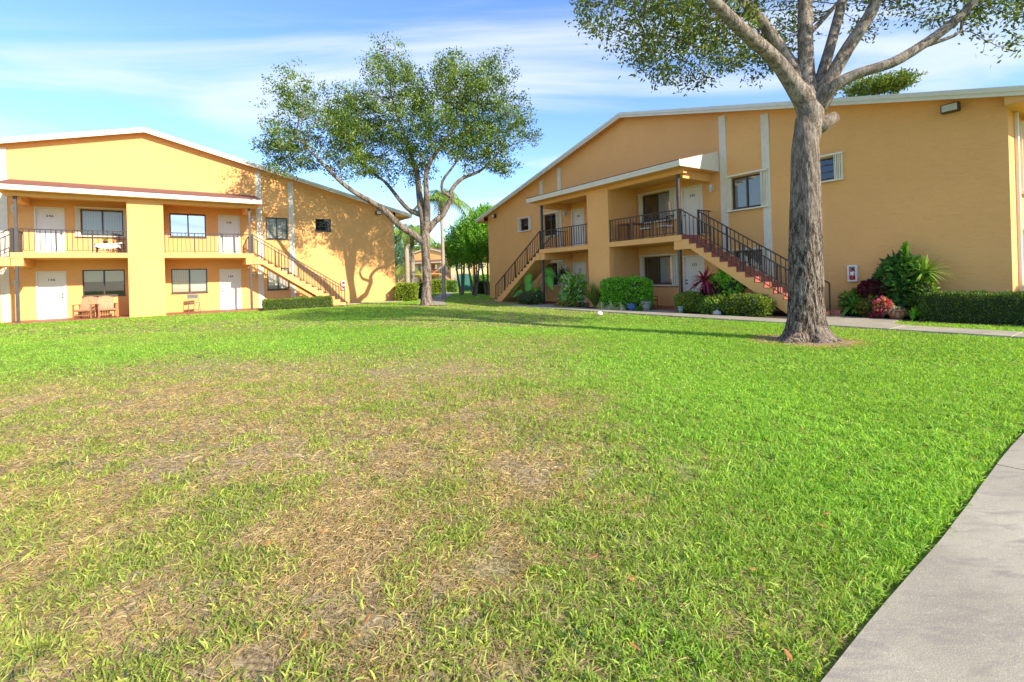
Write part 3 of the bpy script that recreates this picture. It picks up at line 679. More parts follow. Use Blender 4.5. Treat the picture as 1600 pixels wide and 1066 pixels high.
# wall lanterns, floodlights, cabinets (each a thing of its own)
def lantern(b, u, z, label):
    p = Bw(b, u, .0, z); t = thing('wall_lantern', label, 'lamp', p, b['a'], 'lanterns beside the front doors')
    m = MB(); m.lathe([(.0, 0), (.045, 0), (.05, .01), (.05, .03), (.0, .03)], (0, 0, 0), 12)
    m = MB(); m.box(-.05, .05, .0, .025, -.12, .10); m.bar((0, -.02, .04), (0, -.14, .12), .012); m.bar((0, -.14, .12), (0, -.15, .06), .012)
    m.build('bracket', M['lampwhite'], t)
    l_ = MB(); l_.lathe([(.03, -.16), (.055, -.13), (.075, .03), (.02, .07)], (0, -.15, 0), 8); l_.build('glass_shade', M['lens'], t)
    c = MB(); c.lathe([(.085, .025), (.06, .06), (.02, .085), (.012, .12), (.004, .14)], (0, -.15, 0), 8); c.lathe([(.012, -.20), (.035, -.165), (.04, -.155)], (0, -.15, 0), 8)
    for k in range(4):
        a = k * math.pi / 2 + .78; c.bar((.062 * math.cos(a), -.15 + .062 * math.sin(a), -.15), (.082 * math.cos(a), -.15 + .082 * math.sin(a), .03), .005, 4)
    c.build('cage', M['lampwhite'], t); return t
for b, u, z, lab in ((LB, -4.36, 4.68, 'white lantern on the left building upstairs, left of the upper left door'), (LB, -4.36, 1.62, 'white lantern on the left building at ground level, left of the lower left door'),
                     (LB, 4.36, 4.68, 'white lantern on the left building upstairs, right of the upper right door'), (LB, 4.36, 1.75, 'white lantern on the left building at ground level, right of the lower right door'),
                     (RB, 4.22, 4.58, 'white lantern on the right building beside the door at the head of the red stair'), (RB, -4.16, 4.66, 'white lantern on the right building upstairs in the narrow left balcony'),
                     (RB, -4.16, 1.84, 'white lantern on the right building at ground level above the potted dark palm')):
    lantern(b, u, z, lab)
def flood(b, u, z, label, w=.34, tilt=0):
    p = Bw(b, u, .0, z); t = thing('floodlight', label, 'light', p, b['a'], 'floodlights under the gable rakes')
    m = MB(); m.box(-w / 2, w / 2, .02, .20, -.11, .11); m.box(-.05, .05, .0, .03, -.06, .06); m.build('housing', M['winframe'], t, False, .015)
    MB().box(-w / 2 + .03, w / 2 - .03, .2005, .215, -.085, .085).build('lens', M['lens'], t); t.rotation_euler = (0, R_(tilt), b['a']); return t
flood(RB, 11.04, 5.44, 'rectangular floodlight high on the right building near its right corner', .36)
flood(RB, -11.1, 5.36, 'small floodlight high on the right building near its left corner', .3)
flood(LB, 11.05, 5.33, 'small floodlight high on the left building near its right corner', .3)
def cabinet(b, u, z, label):
    p = Bw(b, u, .0, z); t = thing('extinguisher_cabinet', label, 'cabinet', p, b['a'], 'fire extinguisher cabinets')
    W, H = .125, .245; m = MB()
    m.box(-W, -W + .045, .0, .13, -H, H); m.box(W - .045, W, .0, .13, -H, H); m.box(-W + .045, W - .045, .0, .13, -H, -H + .05); m.box(-W + .045, W - .045, .0, .13, H - .05, H); m.box(-W + .045, W - .045, .0, .02, -H + .05, H - .05)
    m.build('case', M['white'], t, False, .02)
    e = MB(); e.lathe([(.0, -.20), (.055, -.195), (.06, -.18), (.06, .06), (.045, .10), (.02, .12), (.0, .12)], (0, -.085, 0), 14); ex = e.build('extinguisher', M['red'], t, True)
    MB().lathe([(.0605, -.06), (.0608, -.05), (.0608, .05), (.0605, .055)], (0, -.085, 0), 14).build('paper_label', M['white'], ex)
    h = MB(); h.box(-.03, .03, .07, .10, .12, .16); h.bar((.0, -.10, .15), (.04, -.11, .19), .008); h.bar((.03, -.1, .13), (.05, -.12, -.05), .01); h.build('valve', M['black'], ex)
    return t
cabinet(RB, 8.74, 1.23, 'white cabinet with red fire extinguisher on the wall right of the big trunk')
cabinet(LB, 8.88, 1.06, 'white cabinet on the left building wall beside the foot of the stair')

# ------------------------------------------------------------------ furniture
def wood_chair(b, u, w, rz, label):
    t = thing('garden_chair', label, 'chair', Bw(b, u, w, PZ), b['a'] + rz, 'wooden garden chairs'); mt = M['wood']
    s = MB()
    for i in range(7): s.box(-.27, .27, -.22 + i * .068, -.22 + i * .068 + .055, .36 - (6 - i) * .012, .38 - (6 - i) * .012)
    s.build('seat', M['woodseat'], t, False, .004)
    bk = MB()
    for i in range(7):
        x = -.24 + i * .08; h = .50 + .07 * math.cos((i - 3) / 3 * 1.35)
        a = Vector((x, .20, .34)); d = Vector((x * 1.02, .20 + .20, .34 + h)); bk.sq(a, d, .033, .011)
    for z_ in (.08, .45): bk.sq((-.27, .215 + z_ * .36, .36 + z_), (.27, .215 + z_ * .36, .36 + z_), .012, .025)
    bk.build('backrest', M['woodseat'], t, False, .003)
    for sx in (-1, 1):
        MB().sq((sx * .30, -.24, 0), (sx * .30, -.24, .56), .022, .03).build('leg', mt, t)
        MB().sq((sx * .30, .30, 0), (sx * .30, .24, .56), .022, .03).build('leg', mt, t)
        MB().sq((sx * .31, -.30, .575), (sx * .31, .32, .575), .045, .012).build('armrest', mt, t, False, .006)
    fr = MB(); fr.sq((-.28, -.24, .33), (.28, -.24, .33), .012, .03); fr.sq((-.28, .26, .27), (.28, .26, .27), .012, .03)
    for sx in (-1, 1): fr.sq((sx * .28, -.24, .33), (sx * .28, .26, .27), .012, .03)
    fr.sq((-.28, -.24, .14), (.28, -.24, .14), .01, .018)
    fr.build('frame', mt, t); return t
wood_chair(LB, -2.12, 1.15, R_(-18), 'brown slatted wooden armchair, the one nearer the lower left door')
wood_chair(LB, -1.42, 1.15, R_(12), 'brown slatted wooden armchair, the one nearer the central pier')
def folding_chair(b, u, w, label):
    t = thing('folding_chair', label, 'chair', Bw(b, u, w, PZ), b['a'] + R_(8)); mt = M['greymetal']
    MB().box(-.20, .20, -.18, .20, .43, .455).build('seat', mt, t, False, .015)
    MB().box(-.20, .20, -.235, -.205, .64, .82).build('backrest', mt, t, False, .03)
    for sx in (-1, 1):
        f = MB(); f.bar((sx * .22, -.26, 0), (sx * .21, .22, .80), .012, 8); f.build('leg', mt, t)
        f = MB(); f.bar((sx * .21, .26, 0), (sx * .21, -.10, .46), .012, 8); f.build('leg', mt, t)
    g = MB(); g.bar((-.21, .22, .82), (.21, .22, .82), .012, 8); g.bar((-.21, -.2, .12), (.21, -.2, .12), .009, 6); g.bar((-.21, .22, .1), (.21, .22, .1), .009, 6); g.build('crossbar', mt, t); return t
folding_chair(LB, 1.70, .75, 'grey metal folding chair under the lower right window of the left building')
# upstairs left: draped table with plant and white chair
t = thing('draped_table', 'small low table under a white cloth on the upper left balcony', 'table', Bw(LB, -1.35, 1.0, FF), LB['a'])
m = MB(); m.box(-.42, .42, -.25, .25, .40, .42)
n_ = 40; pr = []
for i in range(n_):
    a = 2 * math.pi * i / n_; ex = .43 * (abs(math.cos(a)) ** .4) * (1 if math.cos(a) > 0 else -1); ey = .26 * (abs(math.sin(a)) ** .4) * (1 if math.sin(a) > 0 else -1); pr.append((ex, ey, a))
vs = [(x, y, .425) for x, y, a in pr] + [(x * (1.04 + .03 * math.sin(a * 9)), y * (1.06 + .04 * math.sin(a * 7)), .24 + .035 * math.sin(a * 5)) for x, y, a in pr]
cl = MB(); cl.add(vs, [list(range(n_))] + [(i, n_ + i, n_ + (i + 1) % n_, (i + 1) % n_) for i in range(n_)]); m.build('table_top', M['wood'], t)
cl.build('tablecloth', M['white'], t, True)
for sx in (-1, 1):
    for sy in (-1, 1): MB().bar((sx * .36, sy * .2, 0), (sx * .36, sy * .2, .40), .018).build('leg', M['winframe'], t)
def lawnchair(b, u, w, rz, label, m1, m2, z=FF, group=None, s=1.0, name='patio_chair'):
    t = thing(name, label, 'chair', Bw(b, u, w, z), b['a'] + rz, group)
    MB().box(-.22 * s, .22 * s, -.20 * s, .20 * s, .42 * s, .48 * s).build('cushion', m2, t, False, .02)
    k = MB()
    for i in range(6): x = -.20 * s + i * .08 * s; k.sq((x, .20 * s, .40 * s), (x, .27 * s, .86 * s), .012, .006)
    k.sq((-.22 * s, .27 * s, .87 * s), (.22 * s, .27 * s, .87 * s), .015, .02); k.sq((-.22 * s, .24 * s, .64 * s), (.22 * s, .24 * s, .64 * s), .01, .012); k.build('backrest', m1, t)
    for sx in (-1, 1):
        MB().bar((sx * .21 * s, -.2 * s, 0), (sx * .21 * s, -.2 * s, .42 * s), .014 * s + .002).build('leg', m1, t)
        MB().bar((sx * .21 * s, .2 * s, 0), (sx * .21 * s, .2 * s, .42 * s), .014 * s + .002).build('leg', m1, t)
        a = MB(); a.sq((sx * .23 * s, -.2 * s, .62 * s), (sx * .23 * s, .24 * s, .64 * s), .014, .01); a.bar((sx * .22 * s, -.19 * s, .42 * s), (sx * .23 * s, -.19 * s, .62 * s), .01); a.build('armrest', m1, t)
    return t
lawnchair(LB, -.86, 1.0, R_(60), 'white chair with dark legs beside the cloth-covered table on the upper left balcony', M['black'], M['white'])
lawnchair(RB, 1.95, 1.1, R_(20), 'dark metal chair with pale cushion in the right balcony, nearer the wooden table', M['black'], M['cushion'], group='cushioned balcony chairs')
lawnchair(RB, 2.85, 1.1, R_(-15), 'dark metal chair with pale cushion in the right balcony, nearer the stair post', M['black'], M['cushion'], group='cushioned balcony chairs')
lawnchair(RB, 2.45, 1.5, R_(70), 'small dark wooden chair at ground level beside the round-leaved hedge', M['darkpot'], M['darkpot'], PZ, None, .72, 'small_chair')
t = thing('wooden_table', 'brown wooden table against the pier on the right building balcony', 'table', Bw(RB, 1.15, 1.15, FF), RB['a'])
MB().box(-.42, .42, -.36, .36, .70, .74).build('table_top', M['wood'], t, False, .006)
for sx in (-1, 1):
    for sy in (-1, 1): MB().sq((sx * .36, sy * .3, 0), (sx * .36, sy * .3, .70), .028, .028).build('leg', M['wood'], t)

# ------------------------------------------------------------------ leaves and plants
def unit(a): return a / np.maximum(np.linalg.norm(a, axis=1, keepdims=True), 1e-9)
def leaf_mesh(name, P, A, L, W, col, parent, up=None, m=None, fold=.12):
    n = len(P); A = unit(A); r = rng.normal(size=(n, 3)) if up is None else up + rng.normal(size=(n, 3)) * .35
    B = unit(np.cross(A, r)); N = np.cross(A, B); L = np.broadcast_to(L, (n,))[:, None]; W = np.broadcast_to(W, (n,))[:, None]
    v = np.stack([P, P + A * L * .42 + B * W * .5 + N * W * fold, P + A * L, P + A * L * .42 - B * W * .5 + N * W * fold], 1).reshape(-1, 3)
    f = np.arange(4 * n).reshape(n, 4); c = np.repeat(col, 4, axis=0)
    return np_mesh(name, v, [f], m or M['leaf'], parent, c)
def strip_arrays(P, A, L, W, seg=3, droop=.5, prof=None, up=None):
    n = len(P); A = unit(A); r = np.tile([0, 0, 1.], (n, 1)) if up is None else up
    B = unit(np.cross(A, r + rng.normal(size=(n, 3)) * .15)); L = np.broadcast_to(L, (n,))[:, None]; W = np.broadcast_to(W, (n,))[:, None]; droop = np.broadcast_to(droop, (n,))[:, None]
    vs = []
    for k in range(seg + 1):
        t = k / seg; w = (prof(t) if prof else (1 - t ** 2) * (.6 + .8 * t)); c = P + A * L * t; c = c.copy(); c[:, 2:3] -= droop * L * t * t
        vs += [c + B * W * .5 * max(w, .02), c - B * W * .5 * max(w, .02)]
    V = np.stack(vs, 1).reshape(-1, 3); m = 2 * (seg + 1); base = (np.arange(n) * m)[:, None]
    F = np.concatenate([base + np.array([2 * k, 2 * k + 1, 2 * k + 3, 2 * k + 2]) for k in range(seg)]); return V, F, m
def strips(name, P, A, L, W, col, parent, seg=3, droop=.5, prof=None, m=None):
    V, F, k = strip_arrays(P, A, L, W, seg, droop, prof); return np_mesh(name, V, [F], m or M['leaf'], parent, np.repeat(col, k, axis=0), True)
def colvar(n, c0, c1, extra=None, pe=.1):
    t = rng.random((n, 1)); c = 1.25 * (np.array(c0) * (1 - t) + np.array(c1) * t); c = c * (1 + rng.normal(size=(n, 1)) * .12)
    if extra is not None: k = rng.random(n) < pe; c[k] = np.array(extra) * (1 + rng.normal(size=(k.sum(), 1)) * .12)
    return np.clip(c, .003, .9)
def sphere_pts(n):
    a = rng.normal(size=(n, 3)); return unit(a)
def blob(n, rad, clump=.22, shell=.5, freq=3.0, boxy=2.0):
    """points in a noisy superellipsoid volume, in shell near the surface; returns P (local, centred), outward dir"""
    d = sphere_pts(n); s = (np.abs(d) ** boxy).sum(1) ** (-1 / boxy); ph = rng.random(3) * 6
    nz_ = np.sin(d[:, 0] * freq + ph[0]) * np.sin(d[:, 1] * freq * 1.3 + ph[1]) * np.sin(d[:, 2] * freq * 1.1 + ph[2]) + .5 * np.sin(d[:, 0] * freq * 2.7 + ph[1]) * np.sin(d[:, 2] * freq * 2.3 + ph[0])
    r = s * (1 + clump * nz_) * (1 - shell * rng.random(n) ** 1.6); return d * r[:, None] * np.array(rad), d
def core(parent, c, rad, boxy=2.0, name='branches', m=None, k=.8):  # solid dark filler added to block see-through, no modelled branches
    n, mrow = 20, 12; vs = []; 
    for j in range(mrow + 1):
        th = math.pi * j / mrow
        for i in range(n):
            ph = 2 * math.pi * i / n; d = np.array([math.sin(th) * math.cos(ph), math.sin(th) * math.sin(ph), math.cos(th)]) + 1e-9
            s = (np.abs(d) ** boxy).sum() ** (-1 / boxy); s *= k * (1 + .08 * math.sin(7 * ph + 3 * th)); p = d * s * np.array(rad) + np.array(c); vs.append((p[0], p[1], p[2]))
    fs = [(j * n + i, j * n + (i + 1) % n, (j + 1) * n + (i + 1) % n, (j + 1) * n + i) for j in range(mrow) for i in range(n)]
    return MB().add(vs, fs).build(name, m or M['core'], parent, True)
GR = {'mid': ((.06, .15, .02), (.18, .34, .045)), 'bright': ((.12, .30, .03), (.30, .56, .06)), 'dark': ((.03, .07, .015), (.10, .18, .03)),
      'yellow': ((.14, .22, .02), (.34, .42, .05)), 'hedge': ((.07, .13, .02), (.20, .30, .045)), 'purple': ((.035, .006, .012), (.12, .015, .035)), 'crimson': ((.12, .01, .03), (.32, .03, .07))}
def bush(name, label, cat, loc, rad, n, L, W, pal, group=None, rz=0, boxy=2.0, extra=None, pe=.1, zc=None, clump=.18, k=.8, upb=.35, shell=.45):
    t = thing(name, label, cat, loc, rz, group); zc = rad[2] * .95 if zc is None else zc
    P, d = blob(n, rad, clump, shell, 3.2, boxy); P[:, 2] += zc; keep = P[:, 2] > .02; P = P[keep]; d = d[keep]; n = len(P)
    A = d + rng.normal(size=(n, 3)) * .7 + np.array([0, 0, upb])
    c0, c1 = GR[pal] if isinstance(pal, str) else pal
    leaf_mesh('foliage', P, A, L * (.7 + .6 * rng.random(n)), W * (.7 + .6 * rng.random(n)), colvar(n, c0, c1, extra, pe), t)
    core(t, (0, 0, zc), rad, boxy, k=k); return t
def stems(t, pts, r=.012, m=None, name='stem'):
    b = MB()
    for a, c in pts: b.bar(a, c, r, 5, r * .6)
    return b.build(name, m or M['stem'], t)
def tuft(name, label, cat, loc, n, L, W, cols, spread=.9, droop=.6, z0=0., rz=0, group=None, trunk=None, parent=None, seg=4):
    t = parent or thing(name, label, cat, loc, rz, group)
    a = rng.random(n) * 2 * math.pi; el = rng.random(n) ** .8 * spread; A = np.stack([np.cos(a) * np.sin(el), np.sin(a) * np.sin(el), np.cos(el)], 1)
    P = np.stack([np.cos(a) * .02, np.sin(a) * .02, z0 + rng.random(n) * .08], 1)
    strips('leaf_tuft', P, A, L * (.65 + .45 * rng.random(n)), W, colvar(n, *cols), t, seg, droop * (.5 + rng.random(n)), lambda q: (.55 + 1.0 * q - 1.5 * q ** 3) if q < .98 else .03)
    if trunk: MB().bar((0, 0, 0), (0, 0, z0 + .03), trunk, 8, trunk * .75).build('stem', M['stem'], t)
    return t
def pot(parent_name, label, loc, r, h, m, group=None):
    t = MB(); t.lathe([(r * .68, 0), (r * .95, h * .55), (r, h * .86), (r * 1.1, h * .87), (r * 1.1, h), (r * .94, h), (r * .9, h * .86), (0, h * .84)], (0, 0, 0), 20)
    o = t.build(parent_name, m, None, True); o.location = loc; tag(o, label, 'pot', group); return o

def hedge(name, label, b, u0, u1, w0, w1, h, n, L, W, pal, extra=None, pe=.08, group=None, lumps=.04):
    t = thing(name, label, 'hedge', Bw(b, (u0 + u1) / 2, (w0 + w1) / 2, 0), b['a'], group); hx, hy = (u1 - u0) / 2, (w1 - w0) / 2
    # sample box surface with rounded shoulders
    ar = np.array([2 * hx * 2 * hy * 1.6, 2 * hx * h, 2 * hx * h, 2 * hy * h, 2 * hy * h]); k = rng.choice(5, n, p=ar / ar.sum()); a = rng.random(n) * 2 - 1; c = rng.random(n)
    P = np.zeros((n, 3)); D = np.zeros((n, 3))
    for f, fn in enumerate((lambda a, c: (a * hx, (c * 2 - 1) * hy, h + 0 * a, 0, 0, 1), lambda a, c: (a * hx, -hy + 0 * a, c * h, 0, -1, 0), lambda a, c: (a * hx, hy + 0 * a, c * h, 0, 1, 0), lambda a, c: (hx + 0 * a, a * hy, c * h, 1, 0, 0), lambda a, c: (-hx + 0 * a, a * hy, c * h, -1, 0, 0))):
        i = k == f; r = fn(a[i], c[i]); P[i] = np.stack(r[:3], 1); D[i] = np.array(r[3:])
    rr = .12; over = np.maximum(P[:, 2] - (h - rr), 0) / rr; P[:, 0] *= 1 - .5 * over * rr / hx * (np.abs(P[:, 0]) > hx * .9); P[:, 1] *= 1 - .35 * over * rr / hy * (np.abs(P[:, 1]) > hy * .8)
    nn = (vnoise(P[:, 0] * 3 + 20 + u0, P[:, 1] * 3 + P[:, 2] * 3, .9) - .5) * 2 + (vnoise(P[:, 0] * 3 + 50, P[:, 2] * 3 + P[:, 1] * 3, .35) - .5)
    P += D * (nn * lumps - rng.random(n) ** 2 * .10)[:, None]; P[:, 2] = np.maximum(P[:, 2], .02)
    A = D + rng.normal(size=(n, 3)) * .65 + np.array([0, 0, .3]); c0, c1 = GR[pal]
    leaf_mesh('foliage', P, A, L * (.7 + .6 * rng.random(n)), W * (.7 + .6 * rng.random(n)), colvar(n, c0, c1, extra, pe), t)
    MB().box(-hx + .09, hx - .09, -hy + .09, hy - .09, -.03, h - .09).build('branches', M['core'], t, False, .06); return t  # dark filler box added inside the leaves, not modelled branches

# right building planting, left to right
def big_leaf(P, A, L, W, up):      # heart-shaped leaf mesh pieces
    prof = [(-.14, .40), (-.04, .80), (.10, 1.0), (.28, .97), (.48, .76), (.68, .48), (.85, .22), (1.0, .02)]
    A = A.normalized(); B = A.cross(up).normalized(); N = B.cross(A); vs = []; fs = []
    for i, (t, w) in enumerate(prof):
        c = P + A * L * t - Vector((0, 0, 1)) * L * .22 * t * t
        vs += [c - B * W * .5 * w + N * W * .12 * w, c, c + B * W * .5 * w + N * W * .12 * w]
    for i in range(len(prof) - 1): a = 3 * i; fs += [(a, a + 1, a + 4, a + 3), (a + 1, a + 2, a + 5, a + 4)]
    return vs, fs
def elephant_ear(label, loc, rz, leaves, col):
    t = thing('elephant_ear_plant', label, 'plant', loc, rz); st = MB()
    for (x, y, z, L, W, ax, ay, az) in leaves:
        vs, fs = big_leaf(Vector((x, y, z)), Vector((ax, ay, az)), L, W, Vector((ax * .4, -.9, .55)))
        c = np.tile(np.array(col) * (.8 + .4 * rnd.random()), (len(vs), 1)); c[1::3] *= 1.5; c[0::3] *= .62
        np_mesh('leaf', np.array(vs), [np.array(fs)], M['leaf'], t, c, True)
        m_ = Vector((x * .45, y * .4, z * .65)); st.bar((x * .08, y * .1, 0), m_, .02, 6, .016); st.bar(m_, (x, y, z), .016, 6, .011)
    st.build('stem', M['leafstem'] if 'leafstem' in M else M['stem'], t); return t
M['leafstem'] = simple('green_stem', (.14, .22, .05), .5)
elephant_ear('tall plant with huge heart-shaped green leaves under the left stair of the right building', Bw(RB, -5.3, 1.5, 0), RB['a'],
             [(-.95, -.2, .95, .75, .42, -.75, -.25, -.55), (.10, -.25, 1.45, .8, .62, .15, -.3, -.75), (.55, -.3, .75, .7, .5, .75, -.35, -.5), (-.35, .2, 1.35, .7, .5, -.7, .1, -.3), (1.25, .1, 1.35, .75, .55, .6, -.2, -.6), (.7, .4, 1.7, .7, .5, .7, .2, -.3), (-.1, -.3, .6, .5, .36, -.3, -.6, -.4), (-.6, -.35, .55, .6, .45, -.9, -.3, -.2), (.35, -.35, 1.1, .8, .62, .35, -.6, -.6)], (.12, .44, .05))
bush('low_shrub', 'low rounded dull green shrub in front of the left stair of the right building', 'shrub', Bw(RB, -4.7, 2.25, 0), (.78, .45, .34), 2600, .07, .035, ((.05, .075, .02), (.13, .16, .05)), None, RB['a'], 2.6)
bush('rock_plants', 'dark low planting with white blooms at the foot of the left post', 'plant', Bw(RB, -3.95, 2.2, 0), (.25, .28, .40), 700, .08, .04, 'dark', None, RB['a'], extra=(.6, .55, .55), pe=.08)
pot('plant_pot', 'dark maroon pot holding the tall dark palm beside the left post', Bw(RB, -3.15, 1.25, .03), .24, .40, M['darkpot'])
tuft('potted_palm', 'tall dark dracaena palm in the maroon pot beside the left post', 'plant', Bw(RB, -3.15, 1.25, .38), 90, .75, .05, ((.015, .03, .012), (.05, .09, .03)), 1.9, .55, 1.05, RB['a'], trunk=.03)
tuft('potted_palm', 'dark spiky palm leaning behind the left post under the slab', 'plant', Bw(RB, -3.75, .7, .0), 80, .7, .055, ((.012, .028, .012), (.04, .08, .025)), 1.8, .5, 1.25, RB['a'], trunk=.03)
bush('variegated_bush', 'tall bush with white-splashed leaves left of the pier of the right building', 'bush', Bw(RB, -1.25, 2.25, 0), (.60, .40, .72), 1500, .19, .085, ((.06, .20, .02), (.20, .44, .05)), None, RB['a'], 2.2, (.62, .66, .56), .24, clump=.3)
tuft('broad_leaf_plant', 'bright green drooping broad-leaved plant beside the white-splashed bush', 'plant', Bw(RB, -2.0, 2.3, 0), 16, .95, .24, ((.08, .24, .03), (.14, .34, .05)), .9, .7, .12, RB['a'])
bush('flowering_groundcover', 'low yellow-green croton with pink tips below the white-splashed bush', 'plant', Bw(RB, -1.35, 2.58, 0), (.6, .16, .17), 700, .09, .05, ((.08, .16, .02), (.35, .40, .04)), None, RB['a'], extra=(.35, .06, .10), pe=.15, zc=.12)
tuft('spiky_grass', 'tall upright grassy clump standing in front of the pier of the right building', 'plant', Bw(RB, .05, 2.25, 0), 190, 1.30, .042, ((.07, .12, .02), (.22, .28, .06)), .50, .30, .0, RB['a'])
bush('round_hedge', 'dense bright green hedge block right of the pier with large glossy leaves', 'hedge', Bw(RB, 1.75, 2.22, 0), (1.12, .36, .62), 6500, .105, .058, ((.07, .24, .016), (.20, .50, .04)), None, RB['a'], 6, clump=.05, shell=.2)
tuft('broad_leaf_plant', 'glossy paddle-leaved plant at the right end of the bright hedge block', 'plant', Bw(RB, 2.55, 2.45, 0), 42, .85, .11, ((.06, .18, .02), (.2, .36, .05)), 1.0, .6, .25, RB['a'])
for du, lab in ((.95, 'pale striped spider plant at the left foot of the bright hedge block'), (1.45, 'pale striped spider plant in the middle of the bright hedge block foot'), (2.0, 'pale striped spider plant left of the blue pot')):
    tuft('spider_plant', lab, 'plant', Bw(RB, du, 2.70, 0), 150, .46, .026, ((.30, .36, .16), (.72, .74, .50)), 1.35, .9, .03, RB['a'], 'spider plants by the bright hedge')
pot('plant_pot', 'blue glazed pot at the foot of the bright hedge block', Bw(RB, 2.42, 2.62, .02), .17, .26, M['bluepot'])
pot('plant_pot', 'pale grey-green pot right of the blue pot', Bw(RB, 2.88, 2.35, .02), .19, .34, M['greypot'])
tuft('potted_plant', 'sprawling striped plant growing in the pale grey-green pot', 'plant', Bw(RB, 2.88, 2.35, .32), 60, .36, .05, ((.10, .18, .05), (.35, .42, .2)), 1.3, .8, .0, RB['a'])
pot('vase', 'small teal vase under the clipped round shrub by the right post', Bw(RB, 4.62, 2.68, .02), .09, .24, M['teal'])
bush('clipped_shrub', 'clipped round yellow-green shrub beside the right post', 'shrub', Bw(RB, 4.72, 2.25, 0), (.52, .42, .30), 3200, .075, .042, 'hedge', 'clipped shrubs along the stair bed', RB['a'], 2.8, (.28, .34, .05), .25, .40, clump=.08, shell=.25)
bush('clipped_shrub', 'low loose shrub with light green tips between two clipped shrubs', 'shrub', Bw(RB, 5.65, 2.25, 0), (.62, .36, .30), 1700, .10, .05, ((.08, .18, .02), (.18, .30, .04)), 'clipped shrubs along the stair bed', RB['a'], 2.4, (.32, .40, .06), .15, .28)
bush('clipped_shrub', 'long clipped shrub with bright right end below the red stair', 'shrub', Bw(RB, 6.70, 2.2, 0), (.70, .42, .33), 4200, .075, .042, ((.06, .10, .018), (.16, .24, .035)), 'clipped shrubs along the stair bed', RB['a'], 3.4, (.30, .40, .05), .2, .32, clump=.07, shell=.25)
t = thing('red_cordyline', 'tall cordyline with spiky crimson leaves in front of the lower right door', 'plant', Bw(RB, 5.08, 1.95, 0), RB['a'])
tuft(None, None, None, None, 80, .66, .075, ((.14, .012, .035), (.42, .035, .09)), 1.75, .45, 1.05, parent=t, trunk=.02)
tuft(None, None, None, None, 60, .48, .06, ((.03, .006, .012), (.10, .012, .03)), 2.0, .45, .62, parent=t, trunk=.02)
bush('purple_bush', 'dark purple leafy plant at the foot of the crimson cordyline', 'plant', Bw(RB, 5.35, 1.9, 0), (.38, .3, .40), 900, .11, .05, 'purple', None, RB['a'], zc=.62)
bush('leafy_bush', 'bright lime green leafy bush right of the crimson cordyline', 'bush', Bw(RB, 5.62, 1.62, 0), (.50, .34, .58), 950, .19, .10, 'bright', None, RB['a'], zc=.78, clump=.3)
t = thing('areca_palm', 'yellow-green feathery palm under the red stair', 'palm', Bw(RB, 5.85, .95, 0), RB['a'])
tuft(None, None, None, None, 70, 1.0, .05, ((.07, .10, .02), (.22, .24, .06)), 1.0, .55, .75, parent=t, trunk=.03)
for du, dw, h_, lab in ((6.5, 1.2, .55, 'dark strappy fern under the middle of the red stair'), (7.1, 1.5, .3, 'dark strappy fern under the lower part of the red stair'), (6.9, .6, .5, 'dark strappy fern against the wall under the red stair')):
    tuft('shade_fern', lab, 'plant', Bw(RB, du, dw, 0), 80, .62, .06, ((.025, .06, .018), (.07, .15, .03)), 1.25, .6, h_ * .5, RB['a'], 'shade ferns under the red stair', trunk=.02)
o = MB().lathe([(.02, -.02), (.10, 0), (.14, .07), (.11, .14), (.03, .18)], (0, 0, 0), 9).build('rock', M['alu'], None, True); o.location = Bw(RB, 5.92, 2.62, 0); tag(o, 'pale grey rock between the clipped shrubs', 'rock')
# planting right of the big trunk
MB_ = MB().box(-.13, .13, -.13, .13, 0, .17).build('red_block', M['tread'], None, False, .01); MB_.location = Bw(RB, 8.62, .88, .02); MB_.rotation_euler = (0, 0, RB['a']); tag(MB_, 'red painted block at the foot of the far stair post right of the trunk', 'block')
tuft('fern', 'bright green arching fern right of the big trunk', 'fern', Bw(RB, 9.0, .62, 0), 110, .72, .09, ((.05, .19, .02), (.15, .42, .04)), 1.2, .65, .12, RB['a'])
bush('leafy_bush', 'mixed green low bush behind the bright fern', 'bush', Bw(RB, 8.95, .42, 0), (.42, .28, .38), 900, .10, .06, 'mid', None, RB['a'], extra=(.35, .20, .05), pe=.08)
bush('coleus', 'dark purple coleus with serrated leaves against the wall', 'plant', Bw(RB, 9.45, .55, 0), (.36, .32, .30), 1100, .11, .07, 'purple', None, RB['a'], zc=.74)
bush('croton', 'bushy yellow and bronze croton below the purple coleus', 'plant', Bw(RB, 9.48, .78, 0), (.36, .28, .30), 900, .10, .05, ((.05, .09, .02), (.22, .24, .03)), None, RB['a'], extra=(.28, .05, .05), pe=.15, zc=.26)
bush('croton', 'small plant with bright pink leaves left of the terracotta pot', 'plant', Bw(RB, 9.80, 1.12, 0), (.17, .16, .20), 420, .10, .05, ((.30, .03, .08), (.62, .10, .20)), None, RB['a'], extra=(.38, .42, .04), pe=.2, zc=.34)
bush('croton', 'tiny crimson plant at the edge of the concrete pad', 'plant', Bw(RB, 9.68, 1.25, 0), (.14, .08, .09), 200, .07, .04, 'crimson', None, RB['a'], zc=.1)
bush('philodendron', 'large dark green philodendron with glossy leaves climbing the wall', 'bush', Bw(RB, 10.05, .42, 0), (.48, .34, .70), 1250, .23, .11, ((.025, .085, .018), (.08, .22, .035)), None, RB['a'], zc=.98, clump=.22, extra=(.25, .33, .10), pe=.08)
tuft('grassy_shrub', 'feathery green shrub left of the philodendron', 'plant', Bw(RB, 9.62, .35, 0), 160, .62, .035, ((.06, .12, .02), (.18, .26, .05)), 1.4, .5, .75, RB['a'], trunk=.02)
tuft('sapling', 'thin sapling with a few big light leaves rising above the philodendron', 'plant', Bw(RB, 10.12, .35, 0), 14, .26, .11, ((.14, .30, .03), (.30, .50, .06)), 1.6, .5, 1.85, RB['a'], trunk=.012)
